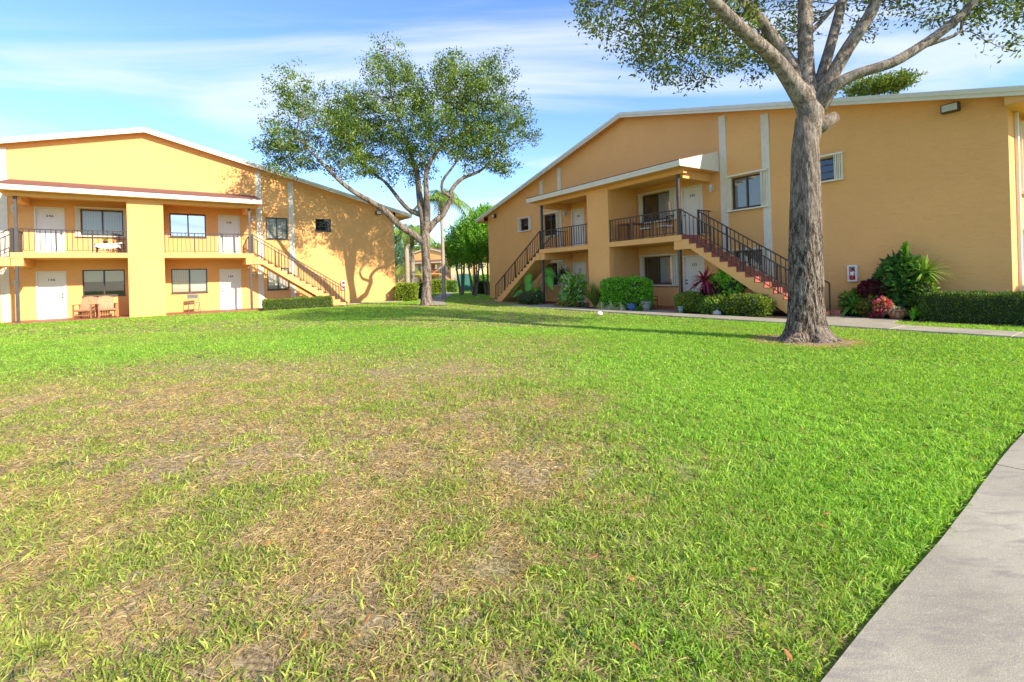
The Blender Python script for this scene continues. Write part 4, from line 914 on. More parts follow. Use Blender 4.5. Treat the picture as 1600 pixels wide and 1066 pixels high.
tuft('sapling', 'short sapling tip left of the philodendron top', 'plant', Bw(RB, 9.74, .35, 0), 9, .2, .08, ((.05, .12, .02), (.10, .22, .04)), 1.7, .4, 1.42, RB['a'], trunk=.01)
t = thing('dracaena', 'tall dracaena with a spiky light green crown against the orange wall', 'plant', Bw(RB, 10.52, .5, 0), RB['a'])
tuft(None, None, None, None, 120, .62, .035, ((.10, .24, .03), (.30, .46, .07)), 1.95, .25, 1.22, parent=t, trunk=.03)
bush('vine', 'leafy green vine hanging around the dracaena stem', 'plant', Bw(RB, 10.50, .55, 0), (.26, .24, .56), 900, .12, .05, ((.06, .14, .02), (.20, .30, .04)), None, RB['a'], zc=.62)
pot('plant_pot', 'terracotta pot at the edge of the lawn strip right of the trunk', Bw(RB, 10.08, 1.08, .02), .19, .25, M['terracotta'])
tuft('potted_plant', 'white striped spider plant growing in the terracotta pot', 'plant', Bw(RB, 10.06, 1.08, .22), 70, .36, .022, ((.30, .36, .2), (.65, .68, .55)), 1.4, .8, .02, RB['a'])
tuft('grassy_clump', 'bright lime tuft left of the long hedge', 'plant', Bw(RB, 10.42, .98, 0), 90, .42, .05, ((.12, .36, .03), (.28, .60, .05)), 1.2, .5, .04, RB['a'])
hedge('clipped_hedge', 'long dark clipped hedge along the right building wall', RB, 10.62, 15.6, .22, 1.22, .68, 26000, .05, .026, 'dark', (.22, .30, .05), .16, lumps=.045)
bush('corner_bush', 'yellow-green bush showing above the long hedge at the far right', 'bush', Bw(RB, 12.9, -.7, 0), (.55, .7, .30), 1400, .09, .05, 'yellow', None, RB['a'], zc=.85, extra=(.45, .18, .05), pe=.06)
# left building
hedge('clipped_hedge', 'low clipped green hedge at the foot of the left building stair', LB, 4.42, 7.62, 2.0, 2.62, .50, 13000, .05, .028, 'hedge', (.25, .34, .05), .15, lumps=.05)
o = tuft('potted_plant', 'small bright green plant standing on the cloth-covered table', 'plant', Bw(LB, -1.42, 1.0, FF + .55), 40, .22, .03, ((.10, .22, .02), (.3, .45, .05)), .9, .5, .0, LB['a'])
pot('plant_pot', 'small dark pot on the cloth-covered table', Bw(LB, -1.42, 1.0, FF + .428), .07, .13, M['darkpot'])

# ------------------------------------------------------------------ trees
def colonize(nodes, parents, attr, step, infl, kill, iters, grav=0.):
    N = [np.array(p, float) for p in nodes]; Pn = list(parents); A = np.array(attr); near = np.full(len(A), 1e9); ni = np.zeros(len(A), int)
    def upd(start):
        nonlocal near, ni
        B = np.array(N[start:]); 
        for s in range(0, len(B), 400):
            d = np.linalg.norm(A[:, None] - B[None, s:s + 400], axis=2); j = d.argmin(1); m = d[np.arange(len(A)), j]; k = m < near
            near = np.where(k, m, near); ni = np.where(k, j + start + s, ni)
    upd(0)
    for it in range(iters):
        act = near < infl
        if not act.any(): infl *= 1.5; act = near < infl
        if not act.any(): break
        D = {}
        for i, a in zip(ni[act], A[act]): D.setdefault(i, []).append(a)
        s0 = len(N)
        for i, L in D.items():
            v = np.array(L) - N[i]; v = (v / np.linalg.norm(v, axis=1, keepdims=True)).mean(0) + rng.normal(size=3) * .12 + np.array([0, 0, grav]); v /= np.linalg.norm(v) + 1e-9
            N.append(N[i] + v * step); Pn.append(i)
        upd(s0); k = near > kill; A = A[k]; near = near[k]; ni = ni[k]
        if len(A) == 0: break
    return np.array(N), Pn
def limb_nodes(limbs, step):
    """limbs: list of (list of (Vector, radius), parent limb index or None). returns nodes, parents, radii"""
    N = []; P = []; Rr = []
    for pts, par in limbs:
        prev = None
        if par is not None: d = [np.linalg.norm(np.array(pts[0][0]) - n) for n in N]; prev = int(np.argmin(d))
        # catmull-rom through the points
        pp = [pts[0]] + list(pts) + [pts[-1]]
        for i in range(1, len(pp) - 2):
            p0, p1, p2, p3 = (np.array(pp[j][0]) for j in (i - 1, i, i + 1, i + 2)); L = np.linalg.norm(p2 - p1); k = max(1, int(L / step))
            for j in range(k + (1 if i == len(pp) - 3 else 0)):
                t = j / k; q = .5 * ((2 * p1) + (-p0 + p2) * t + (2 * p0 - 5 * p1 + 4 * p2 - p3) * t * t + (-p0 + 3 * p1 - 3 * p2 + p3) * t ** 3)
                N.append(q); P.append(prev if prev is not None else -1); Rr.append(pp[i][1] * (1 - t) + pp[i + 1][1] * t); prev = len(N) - 1
    return N, P, Rr
def pipe(N, P, hand, r0=.006, ex=2.25):
    n = len(N); acc = np.zeros(n); ch = np.zeros(n, int)
    for i in range(n):
        if P[i] >= 0: ch[P[i]] += 1
    R = np.zeros(n); order = range(n - 1, -1, -1)
    for i in order:
        r = r0 if ch[i] == 0 else acc[i] ** (1 / ex); r = max(r, r0)
        if i < len(hand): r = hand[i]
        R[i] = r
        if P[i] >= 0: acc[P[i]] += r ** ex
    return R, ch
def tube_tree(name, N, P, R, mat_, parent, sides=lambda r: 16 if r > .08 else (8 if r > .025 else 4), skip=0, rmin=0.):
    n = len(N); kids = [[] for _ in range(n)]
    for i in range(n):
        if P[i] >= 0: kids[P[i]].append(i)
    V = []; Fq_ = []; 
    frames = {}
    stack = [(i, None) for i in range(n) if P[i] < 0]
    root_ = stack[0][0]
    def ring(p, x, y, r, k):
        b = len(V); 
        for j in range(k): a = 2 * math.pi * j / k; V.append(p + (x * math.cos(a) + y * math.sin(a)) * r)
        return b
    while stack:
        i, st = stack.pop()
        # walk a chain starting at i (from parent if any)
        chain = ([P[i]] if P[i] >= 0 else []) + [i]; c = i
        while kids[c]:
            ks = sorted(kids[c], key=lambda q: -R[q]); 
            for q in ks[1:]: stack.append((q, None))
            c = ks[0]; chain.append(c)
        if skip and i == root_:
            chain = [j for j in chain if j >= skip - 1]
            if len(chain) < 3: continue
        r_at = [R[j] for j in chain]
        if P[i] >= 0: r_at[0] = min(R[chain[0]], R[i] * 1.15)
        if max(r_at) < rmin: continue
        k = sides(max(r_at)); pts = [N[j] for j in chain]
        if len(pts) < 2: continue
        d = pts[1] - pts[0]; d = d / (np.linalg.norm(d) + 1e-9); x = np.cross(d, [0.3, .9, .2]); x /= np.linalg.norm(x); prev = None
        for q in range(len(pts)):
            a = pts[max(0, q - 1)]; b = pts[min(len(pts) - 1, q + 1)]; d = b - a; d = d / (np.linalg.norm(d) + 1e-9)
            x = x - d * np.dot(x, d); x /= np.linalg.norm(x) + 1e-9; y = np.cross(d, x); r = r_at[q]
            b_ = ring(pts[q], x, y, r, k)
            if prev is not None:
                for j in range(k): Fq_.append((prev + j, prev + (j + 1) % k, b_ + (j + 1) % k, b_ + j))
            prev = b_
    return np_mesh(name, np.array(V), [np.array(Fq_)], mat_, parent, None, True)
def ellips(specs, dens):
    out = []
    for c, r, k in specs:
        n = int(dens * k * r[0] * r[1] * r[2] * 4.19); p = sphere_pts(n) * (rng.random((n, 1)) ** .36) * np.array(r) + np.array(c); out.append(p)
    return np.concatenate(out)
def crown(name, N, P, R, thr, per, rad, L, W, cols, parent, pale=None, pk=.1, cond=None, gs=.8, gthr=.36):
    i = np.where(R < thr)[0]; q = N[i]; gap = vnoise(q[:, 0] * 1.1 + q[:, 2] * .8, q[:, 1] * 1.1 - q[:, 2] * .9, gs); i = i[(gap > gthr) | (rng.random(len(i)) < .35)]
    if cond is not None: i = i[cond(N[i])]
    Q = np.repeat(N[i], per, axis=0); par = np.array(P)[i]; dirv = unit(N[i] - N[np.maximum(par, 0)] + 1e-6); dirv = np.repeat(dirv, per, axis=0); n = len(Q)
    Q = Q + rng.normal(size=(n, 3)) * rad * np.array([1, 1, .7]); A = rng.normal(size=(n, 3)) * .8 + dirv * .6 + np.array([0, 0, .1])
    cl = np.repeat(rng.random(len(i)), per)[:, None]      # each twig has its own hue
    c = np.array(cols[0]) * (1 - cl) + np.array(cols[1]) * cl; c = c * (1 + rng.normal(size=(n, 1)) * .18)
    if pale is not None: k = rng.random(n) < pk; c[k] = np.array(pale)
    return leaf_mesh(name, Q, A, L * (.6 + .7 * rng.random(n)), W * (.6 + .7 * rng.random(n)), np.clip(c, .004, .9), parent)

# --- the big near trunk
rootT2 = thing('oak_tree', 'big near oak with thick furrowed grey trunk and stub in front of the right building', 'tree', (T2[0], T2[1], float(gz(*T2))))
o2 = np.array([T2[0], T2[1], float(gz(*T2))])
def T2at(px, py, Y): return np.array(at(px, py, Y)) - o2
def trunk_mesh():
    nr, ns = 150, 120; V = []; 
    zs = np.linspace(-.12, 4.40, nr)
    prof_z = [-.12, 0, .08, .2, .4, .8, 1.6, 2.6, 3.3, 3.75, 4.40]; prof_r = [.60, .52, .435, .375, .328, .303, .290, .270, .252, .243, .16]
    cx = [(0, -.01), (1.5, .03), (3, .075), (4.05, .085)]
    for z in zs:
        r = float(np.interp(z, prof_z, prof_r)); c = float(np.interp(z, [a for a, b in cx], [b for a, b in cx]))
        for j in range(ns):
            a = 2 * math.pi * j / ns; k = 1 + .30 * math.exp(-max(z, 0) / .16) * (math.cos(5 * a + .7) * .6 + math.cos(3 * a + 2) * .5) + .035 * math.cos(2 * a + z * .8) + .03 * math.cos(3 * a - z * .9 + 1)
            x, y = math.cos(a), math.sin(a); q = Vector((x * 5.2, y * 5.2, z * 1.5))
            n1 = noise.noise(q * 1.6 + Vector((noise.noise(q) * .9, 0, 0))); n2 = noise.noise(Vector((x * 15, y * 15, z * 4.2)))
            k += (-.055 * max(0, .28 - abs(n1)) / .28 + .022 * n2) * (1 if z < 3.6 else .6); kn = math.exp(-((z - 2.05) / .16) ** 2 - ((math.atan2(y, x) + 1.7) / .33) ** 2) * .06
            V.append((c + r * (k + kn) * x, r * (k + kn) * y, z))
    V = np.array(V); idx = np.arange(nr * ns).reshape(nr, ns); nx_ = np.roll(idx, -1, axis=1); F = np.stack([idx[:-1], nx_[:-1], nx_[1:], idx[1:]], -1).reshape(-1, 4)
    return np_mesh('trunk', V, [F], M['bark_near'], rootT2, None, True)
trunk_mesh()
Yt = T2[1]
limbsT2 = [
 ([(np.array([.075, 0, 3.2]), .14), (np.array([.085, 0, 3.75]), .27), (T2at(1266, 176, Yt), .30), (T2at(1238, 130, Yt - .1), .20), (T2at(1210, 92, Yt - .25), .165), (T2at(1165, 52, Yt - .5), .15), (T2at(1120, 8, Yt - .7), .135), (T2at(1080, -35, Yt - .9), .11), (T2at(1010, -80, Yt - 1.0), .07)], None),
 ([(T2at(1262, 165, Yt), .25), (T2at(1248, 120, Yt + .2), .165), (T2at(1222, 80, Yt + .4), .145), (T2at(1195, 40, Yt + .5), .135), (T2at(1162, 0, Yt + .6), .125), (T2at(1120, -60, Yt + .8), .09)], 0),
 ([(T2at(1264, 160, Yt), .26), (T2at(1260, 110, Yt + .15), .185), (T2at(1258, 50, Yt + .2), .17), (T2at(1257, -10, Yt + .3), .16), (T2at(1245, -120, Yt + .5), .11), (T2at(1230, -230, Yt + .6), .06)], 0),
 ([(T2at(1272, 160, Yt), .22), (T2at(1284, 118, Yt + .1), .135), (T2at(1298, 70, Yt + .2), .12), (T2at(1314, 10, Yt + .4), .115), (T2at(1335, -80, Yt + .6), .08)], 0),
 ([(T2at(1275, 165, Yt), .25), (T2at(1298, 122, Yt - .2), .16), (T2at(1325, 75, Yt - .3), .145), (T2at(1358, 25, Yt - .4), .13), (T2at(1380, -25, Yt - .5), .11), (T2at(1430, -110, Yt - .6), .07)], 0),
 ([(T2at(1278, 172, Yt), .22), (T2at(1300, 138, Yt - .3), .145), (T2at(1338, 116, Yt - .5), .12), (T2at(1392, 99, Yt - .7), .115), (T2at(1436, 74, Yt - .8), .105), (T2at(1476, 46, Yt - .9), .10), (T2at(1510, 16, Yt - 1.0), .09), (T2at(1535, -12, Yt - 1.1), .08), (T2at(1600, -60, Yt - 1.1), .05)], 0),
 ([(T2at(1438, 74, Yt - .8), .05), (T2at(1475, 62, Yt - .85), .04), (T2at(1502, 48, Yt - .9), .032), (T2at(1500, 22, Yt - .9), .02)], 5),
 ([(T2at(1248, 112, Yt + .2), .07), (T2at(1205, 55, Yt + .9), .06), (T2at(1165, 24, Yt + 1.2), .055), (T2at(1130, 30, Yt + 1.1), .05), (T2at(1117, 66, Yt + 1.0), .042), (T2at(1092, 74, Yt + .9), .035), (T2at(1052, 58, Yt + .9), .028), (T2at(1015, 54, Yt + .8), .02)], 1),
 ([(T2at(1145, 26, Yt + 1.15), .045), (T2at(1102, 28, Yt + 1.1), .04), (T2at(1060, 14, Yt + 1.0), .03), (T2at(1000, 20, Yt + .9), .02)], 7),
 ([(T2at(1258, 60, Yt + .2), .07), (T2at(1300, 15, Yt + 1.2), .055), (T2at(1330, -20, Yt + 1.8), .04)], 2),
]
Nl, Pl, Rl = limb_nodes(limbsT2, .14); Rl = [r * .80 for r in Rl]
def e2(px, py, dY, rx, ry, rz, k=1.): return (tuple(T2at(px, py, Yt + dY)), (rx, ry, rz), k)
cr2 = ellips([e2(1185, 85, 1.1, .75, .8, .62), e2(1115, 95, .9, .55, .7, .40), e2(970, 58, .2, .55, .65, .50), e2(1010, 85, .5, .5, .6, .5), e2(915, 18, .2, .38, .5, .40), e2(1060, 50, .4, .6, .8, .5), e2(1560, 45, -1.0, .55, .7, .62), e2(1500, 30, -.4, .3, .5, .35), e2(1360, 30, 1.6, .6, .6, .4), e2(1225, 60, 1.8, .5, .6, .5), ((-2.95, .1, 7.45), (1.65, 2.0, 1.5), 1), ((-1.7, .9, 6.75), (1.5, 1.7, 1.25), 1.1), ((-3.6, -.5, 6.6), (.8, .9, .6), 1), ((0, .5, 9.2), (2.9, 3, 1.8), .5), ((3.5, -.6, 7.5), (1.6, 2.0, 1.6), 1), ((4.3, -1.0, 6.5), (1.1, 1.0, .95), 1), ((.2, 2.2, 7.4), (1.7, 1.2, 1.1), .9)], 40)
N2, P2 = colonize(Nl, Pl, cr2, .14, 1.5, .19, 90, .02)
R2_, ch2 = pipe(N2, P2, Rl, .0045, 2.35)
tube_tree('branches', N2, P2, R2_, M['bark_limb'], rootT2)
crown('crown', N2, P2, R2_, .0075, 14, .13, .105, .046, ((.050, .095, .016), (.20, .28, .045)), rootT2, (.34, .40, .10), .07, gthr=.44)
M['stubwood'] = simple('weathered_cut_wood', (.30, .215, .14), .8, .3, 18, .3)
stb = MB(); a_ = Vector(T2at(1266, 206, Yt)); b_ = Vector(T2at(1306, 182, Yt - .10)); stb.bar(a_, b_, .175, 28, .105)
stb.build('cut_stub', M['bark_near'], rootT2, True)
d_ = (b_ - a_).normalized(); MB().bar(b_ + d_ * .001, b_ + d_ * .012, .09, 20).build('cut_face', M['stubwood'], rootT2)

# --- the tree between the buildings
rootT1 = thing('oak_tree', 'whole spreading oak standing in the gap between the two buildings', 'tree', (T1[0], T1[1], float(gz(*T1)))); o1 = np.array([T1[0], T1[1], float(gz(*T1))]); Y1 = T1[1]
def t1(px, py, dy=0.): return np.array(at(px, py, Y1 + dy)) - o1
limbsT1 = [
 ([(np.array([0, 0, -.1]), .42), (np.array([0, 0, .12]), .31), (np.array([0, 0, .5]), .245), (t1(667, 430), .225), (t1(665, 390), .215), (t1(664, 362), .23), (t1(661, 338), .19), (t1(657, 318), .17), (t1(654, 293, .3), .15), (t1(651, 268, .5), .13), (t1(644, 248, .7), .11), (t1(636, 222, .8), .085), (t1(624, 190, 1), .06), (t1(612, 150, 1), .035)], None),
 ([(t1(663, 380), .2), (t1(645, 366, -.1), .17), (t1(624, 352, -.3), .165), (t1(608, 336, -.5), .15), (t1(594, 324, -.7), .14), (t1(574, 312, -.9), .125), (t1(553, 300, -1.1), .11), (t1(532, 284, -1.3), .095), (t1(514, 266, -1.4), .08), (t1(498, 250, -1.5), .06), (t1(478, 228, -1.5), .04)], 0),
 ([(t1(665, 362), .2), (t1(668, 332, -.2), .15), (t1(666, 300, -.3), .13), (t1(666, 272, -.4), .115), (t1(674, 250, -.6), .09), (t1(690, 228, -.7), .07), (t1(706, 205, -.8), .045)], 0),
 ([(t1(666, 362), .2), (t1(680, 346, .1), .15), (t1(692, 336, .2), .14), (t1(699, 322, .2), .13), (t1(706, 309, .2), .12), (t1(705, 298, .2), .11), (t1(712, 288, .2), .10), (t1(724, 278, .3), .09), (t1(742, 271, .4), .075), (t1(760, 260, .5), .06), (t1(778, 240, .6), .04)], 0),
 ([(t1(704, 308, .2), .09), (t1(692, 300, -.1), .075), (t1(691, 284, -.3), .065), (t1(702, 268, -.5), .055), (t1(716, 250, -.6), .04)], 3),
 ([(t1(660, 336), .16), (t1(642, 330, .3), .11), (t1(628, 317, .6), .105), (t1(614, 299, .9), .09), (t1(600, 283, 1.1), .075), (t1(584, 272, 1.3), .06), (t1(560, 250, 1.5), .04)], 0),
 ([(t1(628, 317, .6), .07), (t1(616, 290, .4), .055), (t1(606, 264, .2), .045), (t1(590, 240, 0), .03)], 5),
 ([(t1(657, 318), .1), (t1(634, 308, -.6), .07), (t1(615, 305, -.9), .04)], 0),
 ([(t1(651, 268, .5), .08), (t1(668, 240, .9), .065), (t1(700, 216, 1.3), .05), (t1(735, 185, 1.4), .035)], 0),
]
Nl1, Pl1, Rl1 = limb_nodes(limbsT1, .25)
sc1 = Y1 / F_PX
def ec(px, py, rx, ry, dy=0., ryd=None, k=1.): return (tuple(t1(px, py, dy)), (rx * sc1, (ryd or rx * sc1 * 1.05), ry * sc1), k)
cr1 = ellips([ec(462, 205, 44, 50, -1.2), ec(474, 152, 38, 40, -1), ec(455, 235, 36, 26, -1.2), ec(528, 215, 60, 42, -.6), ec(500, 245, 45, 24, -1), ec(568, 190, 50, 45, 0), ec(606, 118, 38, 44, .4), ec(618, 165, 58, 52, .3), ec(590, 235, 40, 26, 1.2),
              ec(648, 215, 45, 45, 0), ec(705, 135, 42, 42, -.2), ec(738, 165, 52, 56, .2), ec(768, 130, 30, 36, 0), ec(790, 195, 38, 46, .4), ec(745, 225, 48, 30, .2), ec(690, 205, 40, 42, -.8), ec(812, 215, 22, 26, .3), ec(560, 258, 50, 15, -.3), ec(450, 262, 30, 13, -1.3), ec(640, 262, 38, 14, .6), ec(775, 258, 34, 12, .4)], 20)
N1, P1 = colonize(Nl1, Pl1, cr1, .24, 2.2, .30, 90, .03)
R1_, ch1 = pipe(N1, P1, Rl1, .008, 2.3)
n0_ = next(i for i in range(1, len(Nl1)) if Pl1[i] != i - 1); tube_tree('trunk', N1[:n0_], list(P1[:n0_]), R1_[:n0_], M['bark_mid'], rootT1)
kid_ = [[] for _ in range(len(N1))]
for i in range(len(N1)):
    if P1[i] >= 0: kid_[P1[i]].append(i)
for c in [k for i in range(n0_) for k in kid_[i] if k >= n0_]:
    sub = [P1[c]]; st_ = [c]
    while st_: q = st_.pop(); sub.append(q); st_ += kid_[q]
    if len(sub) < 4: continue
    sub = [sub[0]] + sorted(sub[1:]); mp_ = {o: k for k, o in enumerate(sub)}; rr_ = R1_[sub].copy(); rr_[0] = rr_[1] * 1.1
    tube_tree('branch', N1[sub], [-1] + [mp_[P1[o]] for o in sub[1:]], rr_, M['bark_mid'], rootT1)
# short outgoing twigs make the outline feathery
i_ = np.where(ch1 == 0)[0]; i_ = i_[i_ >= len(Nl1)]
tw = N1[i_] + unit(N1[i_] - np.array([0, 0, 7.5])) * (.25 + .35 * rng.random((len(i_), 1))) + rng.normal(size=(len(i_), 3)) * .1
N1b = np.concatenate([N1, tw]); P1b = list(P1) + list(i_); R1b = np.concatenate([R1_, np.full(len(tw), .006)])
crown('crown', N1b, P1b, R1b, .0125, 42, .16, .12, .065, ((.042, .100, .016), (.20, .31, .045)), rootT1, (.40, .46, .14), .05, gthr=.40)

# --- background trees and palms
def palm(label, px, py, Y, h, tr, fl, nf, name='palm_tree', cols=((.10, .22, .04), (.30, .44, .10)), droop=.8, group='palms behind the lawn'):
    a, b = ray(px, py); x, y = a * Y, Y; t = thing(name, label, 'palm', (x, y, float(gz(x, y))), 0, group)
    m = MB(); m.lathe([(tr * 1.5, -.1), (tr * 1.15, .3), (tr, 1.0), (tr * .9, h * .6), (tr * .8, h - .9)], (0, 0, 0), 14); m.build('trunk', M['palmtrunk'], t, True)
    MB().lathe([(tr * .8, h - .92), (tr * 1.25, h - .7), (tr * 1.0, h - .3), (tr * .5, h + .05)], (0, 0, 0), 12).build('crownshaft', M['palmshaft'], t, True)
    Ps, As, Ls, rc = [], [], [], MB()
    for i in range(nf):
        az = 2.4 * i + rnd.random() * .4; el = .15 + 1.15 * (i / nf) + rnd.random() * .2; L = fl * (.8 + .3 * rnd.random()); d = Vector((math.cos(az) * math.sin(el), math.sin(az) * math.sin(el), math.cos(el)))
        pv = Vector((0, 0, h - .1)); prev = pv
        for k in range(1, 15):
            s = k / 14; p = pv + d * L * s - Vector((0, 0, 1)) * droop * L * s * s * .75; rc.bar(prev, p, .018, 4, .014) if k % 2 == 0 else None
            tang = (p - prev).normalized() if (p - prev).length > 1e-6 else d; side = tang.cross(Vector((0, 0, 1))).normalized()
            if k % 2 == 0: prev = p
            if k > 1:
                for sg in (-1, 1):
                    for rep in range(3):
                        q = p + tang * (rep - 1) * L / 42; Ps.append(q); As.append(side * sg * .8 + tang * .5 + Vector((0, 0, -.35 + .25 * rnd.random()))); Ls.append(fl * .27 * (1 - .5 * abs(s - .45)) * (.8 + .4 * rnd.random()))
    rc.build('rachis', M['leafstem'], t)
    n = len(Ps); strips('fronds', np.array(Ps), np.array(As), np.array(Ls), .05, colvar(n, *cols), t, 2, .45, lambda q: 1 - .9 * q); return t
palm('tall slim palm with drooping fronds just right of the spreading oak trunk', 694, 468, 30.4, 6.4, .12, 2.1, 20, droop=1.0)
palm('thicker palm left of the oak trunk, left one of the close pair', 637, 458, 36.5, 4.9, .20, 2.2, 18, droop=.9)
palm('thicker palm left of the oak trunk, right one of the close pair', 646, 458, 38.0, 4.9, .18, 2.2, 18, droop=.9)
palm('short palm with orange and green fronds beside the far orange house', 634, 452, 52, 2.4, .16, 2.4, 16, cols=((.12, .22, .03), (.36, .34, .07)), droop=1.0)
def leafy_tree(label, px, py, Y, trunks, specs, n, L, W, cols, group=None, rise=True, name='leafy_tree', trunkm='bark_mid', tr=.07):
    a, b = ray(px, py); x, y = a * Y, Y; g = float(gz(x, y)); t = thing(name, label, 'tree', (x, y, g), 0, group); m = []
    P_, D_ = [], []
    tot = sum(r[0] * r[1] * r[2] for c, r in specs)
    for c, r in specs:
        k = int(n * r[0] * r[1] * r[2] / tot); p, d = blob(k, r, .42, .6, 5.0); P_.append(p + np.array(c)); D_.append(d)
    P_ = np.concatenate(P_); D_ = np.concatenate(D_); n = len(P_)
    limbs = []; 
    for i, (tx, ty, zt, r) in enumerate(trunks):
        limbs.append(([(np.array([tx * .15, ty * .15, -.1]), r * 1.3), (np.array([tx * .5, ty * .5, zt * .35]), r), (np.array([tx, ty, zt]), r * .6)], None if i == 0 else None))
    Nn, Pp, Rr = limb_nodes(limbs, .4); 
    at_ = P_[rng.choice(n, min(n, 160), replace=False)]; N_, PP_ = colonize(Nn, Pp, at_, .4, 4, .7, 40); R__, _ = pipe(N_, PP_, Rr, .012, 2.3)
    rid = []
    for i in range(len(N_)): rid.append(i if PP_[i] < 0 else rid[PP_[i]])
    for q in sorted(set(rid)):
        ii = [i for i in range(len(N_)) if rid[i] == q]
        if len(ii) < 3: continue
        mp_ = {o: k for k, o in enumerate(ii)}; tube_tree('trunk', N_[ii], [mp_.get(PP_[i], -1) for i in ii], R__[ii], M[trunkm], t, lambda r: 10 if r > .05 else 4)
    A = D_ * .5 + rng.normal(size=(n, 3)) * .6 + np.array([0, 0, .55 if rise else 0]); cl = vnoise(P_[:, 0] * 2 + P_[:, 2], P_[:, 1] * 2 - P_[:, 2], .7)[:, None]
    c = np.array(cols[0]) * (1 - cl) + np.array(cols[1]) * cl; c = np.clip(c * (1 + rng.normal(size=(n, 1)) * .2), .004, .9)
    leaf_mesh('crown', P_, A, L * (.6 + .8 * rng.random(n)), W * (.6 + .8 * rng.random(n)), c, t); return t
gc = ((.075, .24, .02), (.30, .60, .06))
gm = 'bushy green trees behind the right building'
leafy_tree('bushy bright green tree with pale twin stems right of the slim palm', 722, 462, 37, [(-.5, 0, 3.2, .09), (.3, .1, 3.4, .09), (.05, -.2, 3.4, .07)], [((-.1, 0, 3.9), (1.15, 1.3, 1.5)), ((-.7, 0, 3.1), (.7, .9, 1.0)), ((.6, 0, 4.6), (.8, 1, 1.1))], 8000, .20, .08, gc, gm, trunkm='bark_limb')
leafy_tree('bushy green tree with several dark crooked stems nearest the right building', 742, 463, 35.5, [(-.55, 0, 3.3, .085), (.0, .1, 3.6, .09), (.5, -.1, 3.3, .08), (.25, .2, 3.2, .06)], [((0, 0, 4.2), (1.25, 1.4, 1.9)), ((.5, 0, 5.3), (.9, 1.1, 1.1)), ((-.5, .2, 3.1), (.9, .9, .9))], 10500, .20, .08, gc, gm)
leafy_tree('bushy green tree half hidden behind the corner of the right building', 762, 464, 36, [(-.5, 0, 3.2, .08), (.1, 0, 3.5, .09), (.5, .2, 3.2, .07)], [((0, 0, 4.0), (1.3, 1.3, 1.6)), ((.4, 0, 5.4), (1.1, 1.2, 1.2)), ((.1, 0, 6.3), (.7, .8, .6))], 10000, .20, .08, gc, gm)
leafy_tree('yellow-green tree rising behind the far orange house, right of the oak trunk', 690, 446, 150, [(0, 0, 6, .3)], [((0, 0, 9.0), (6.5, 5, 3.6)), ((-4, 0, 8), (4, 4, 3))], 5200, .75, .4, ((.08, .15, .02), (.32, .40, .05)), 'far trees', False, tr=.3)
leafy_tree('green tree rising behind the far orange house, left of the oak trunk', 640, 446, 155, [(0, 0, 6, .3)], [((0, 0, 9.5), (6.5, 5, 3.8)), ((5, 0, 8), (4, 4, 3))], 5200, .75, .4, ((.06, .14, .02), (.26, .36, .05)), 'far trees', False)
leafy_tree('blue-green feathery tree beside the left building corner', 622, 448, 60, [(0, 0, 2.6, .12)], [((0, 0, 4.2), (1.8, 1.5, 1.6)), ((-.6, 0, 3), (1.4, 1.3, 1.2))], 3600, .35, .08, ((.05, .13, .07), (.14, .28, .16)), 'far trees', False)
leafy_tree('dark green tree far behind the bushy trees at the right', 735, 446, 140, [(0, 0, 5, .3)], [((0, 0, 7.0), (9, 5, 3.4)), ((9, 0, 7.5), (6, 5, 3.6))], 4200, .8, .4, ((.04, .09, .015), (.13, .22, .04)), 'far trees', False)
x_, y_ = ray(1385, 400)[0] * 30, 30
leafy_tree('flat-topped tree whose crown shows above the roof of the right building', 1385, 400, 30, [(0, 0, 11.2, .25), (-1.0, .3, 11.8, .12), (1.0, 0, 12.0, .12)], [((-.9, 0, 12.75), (1.3, 1.4, .42)), ((.6, 0, 12.9), (1.1, 1.4, .42)), ((1.4, .3, 12.95), (.7, 1.0, .30))], 5000, .20, .08, ((.06, .12, .015), (.20, .28, .04)), None, False)
# hedges in the gap
def far_hedge(label, px0, px1, Y, h, pal, n, L, extra=None, depth=1.0):
    x0 = ray(px0, 450)[0] * Y; x1 = ray(px1, 450)[0] * Y; b = dict(x=(x0 + x1) / 2, y=Y + depth / 2, z=float(gz((x0 + x1) / 2, Y)), a=0.)
    return hedge('garden_hedge', label, b, (x0 - x1) / 2, (x1 - x0) / 2, -depth / 2, depth / 2, h, n, L, L * .55, pal, extra, .15, 'hedges in the gap between the buildings', .08)
far_hedge('yellow-green hedge beside the right corner of the left building', 618, 648, 28.3, .98, 'yellow', 6500, .10, (.04, .08, .01))
far_hedge('dark green hedge just left of the spreading oak trunk', 647, 662, 32.5, .95, 'dark', 2600, .10)
far_hedge('bright yellow hedge right of the oak trunk at the end of the path', 674, 696, 44, 1.1, 'yellow', 3500, .12)
far_hedge('dark green hedge behind the slim palm', 696, 712, 44.5, 1.0, 'mid', 2600, .12)
far_hedge('dark green hedge left of the right building corner', 742, 763, 38.5, .95, 'dark', 3200, .11)
far_hedge('light green hedge behind the dark one near the right building', 738, 764, 44, 1.5, 'bright', 3000, .13)
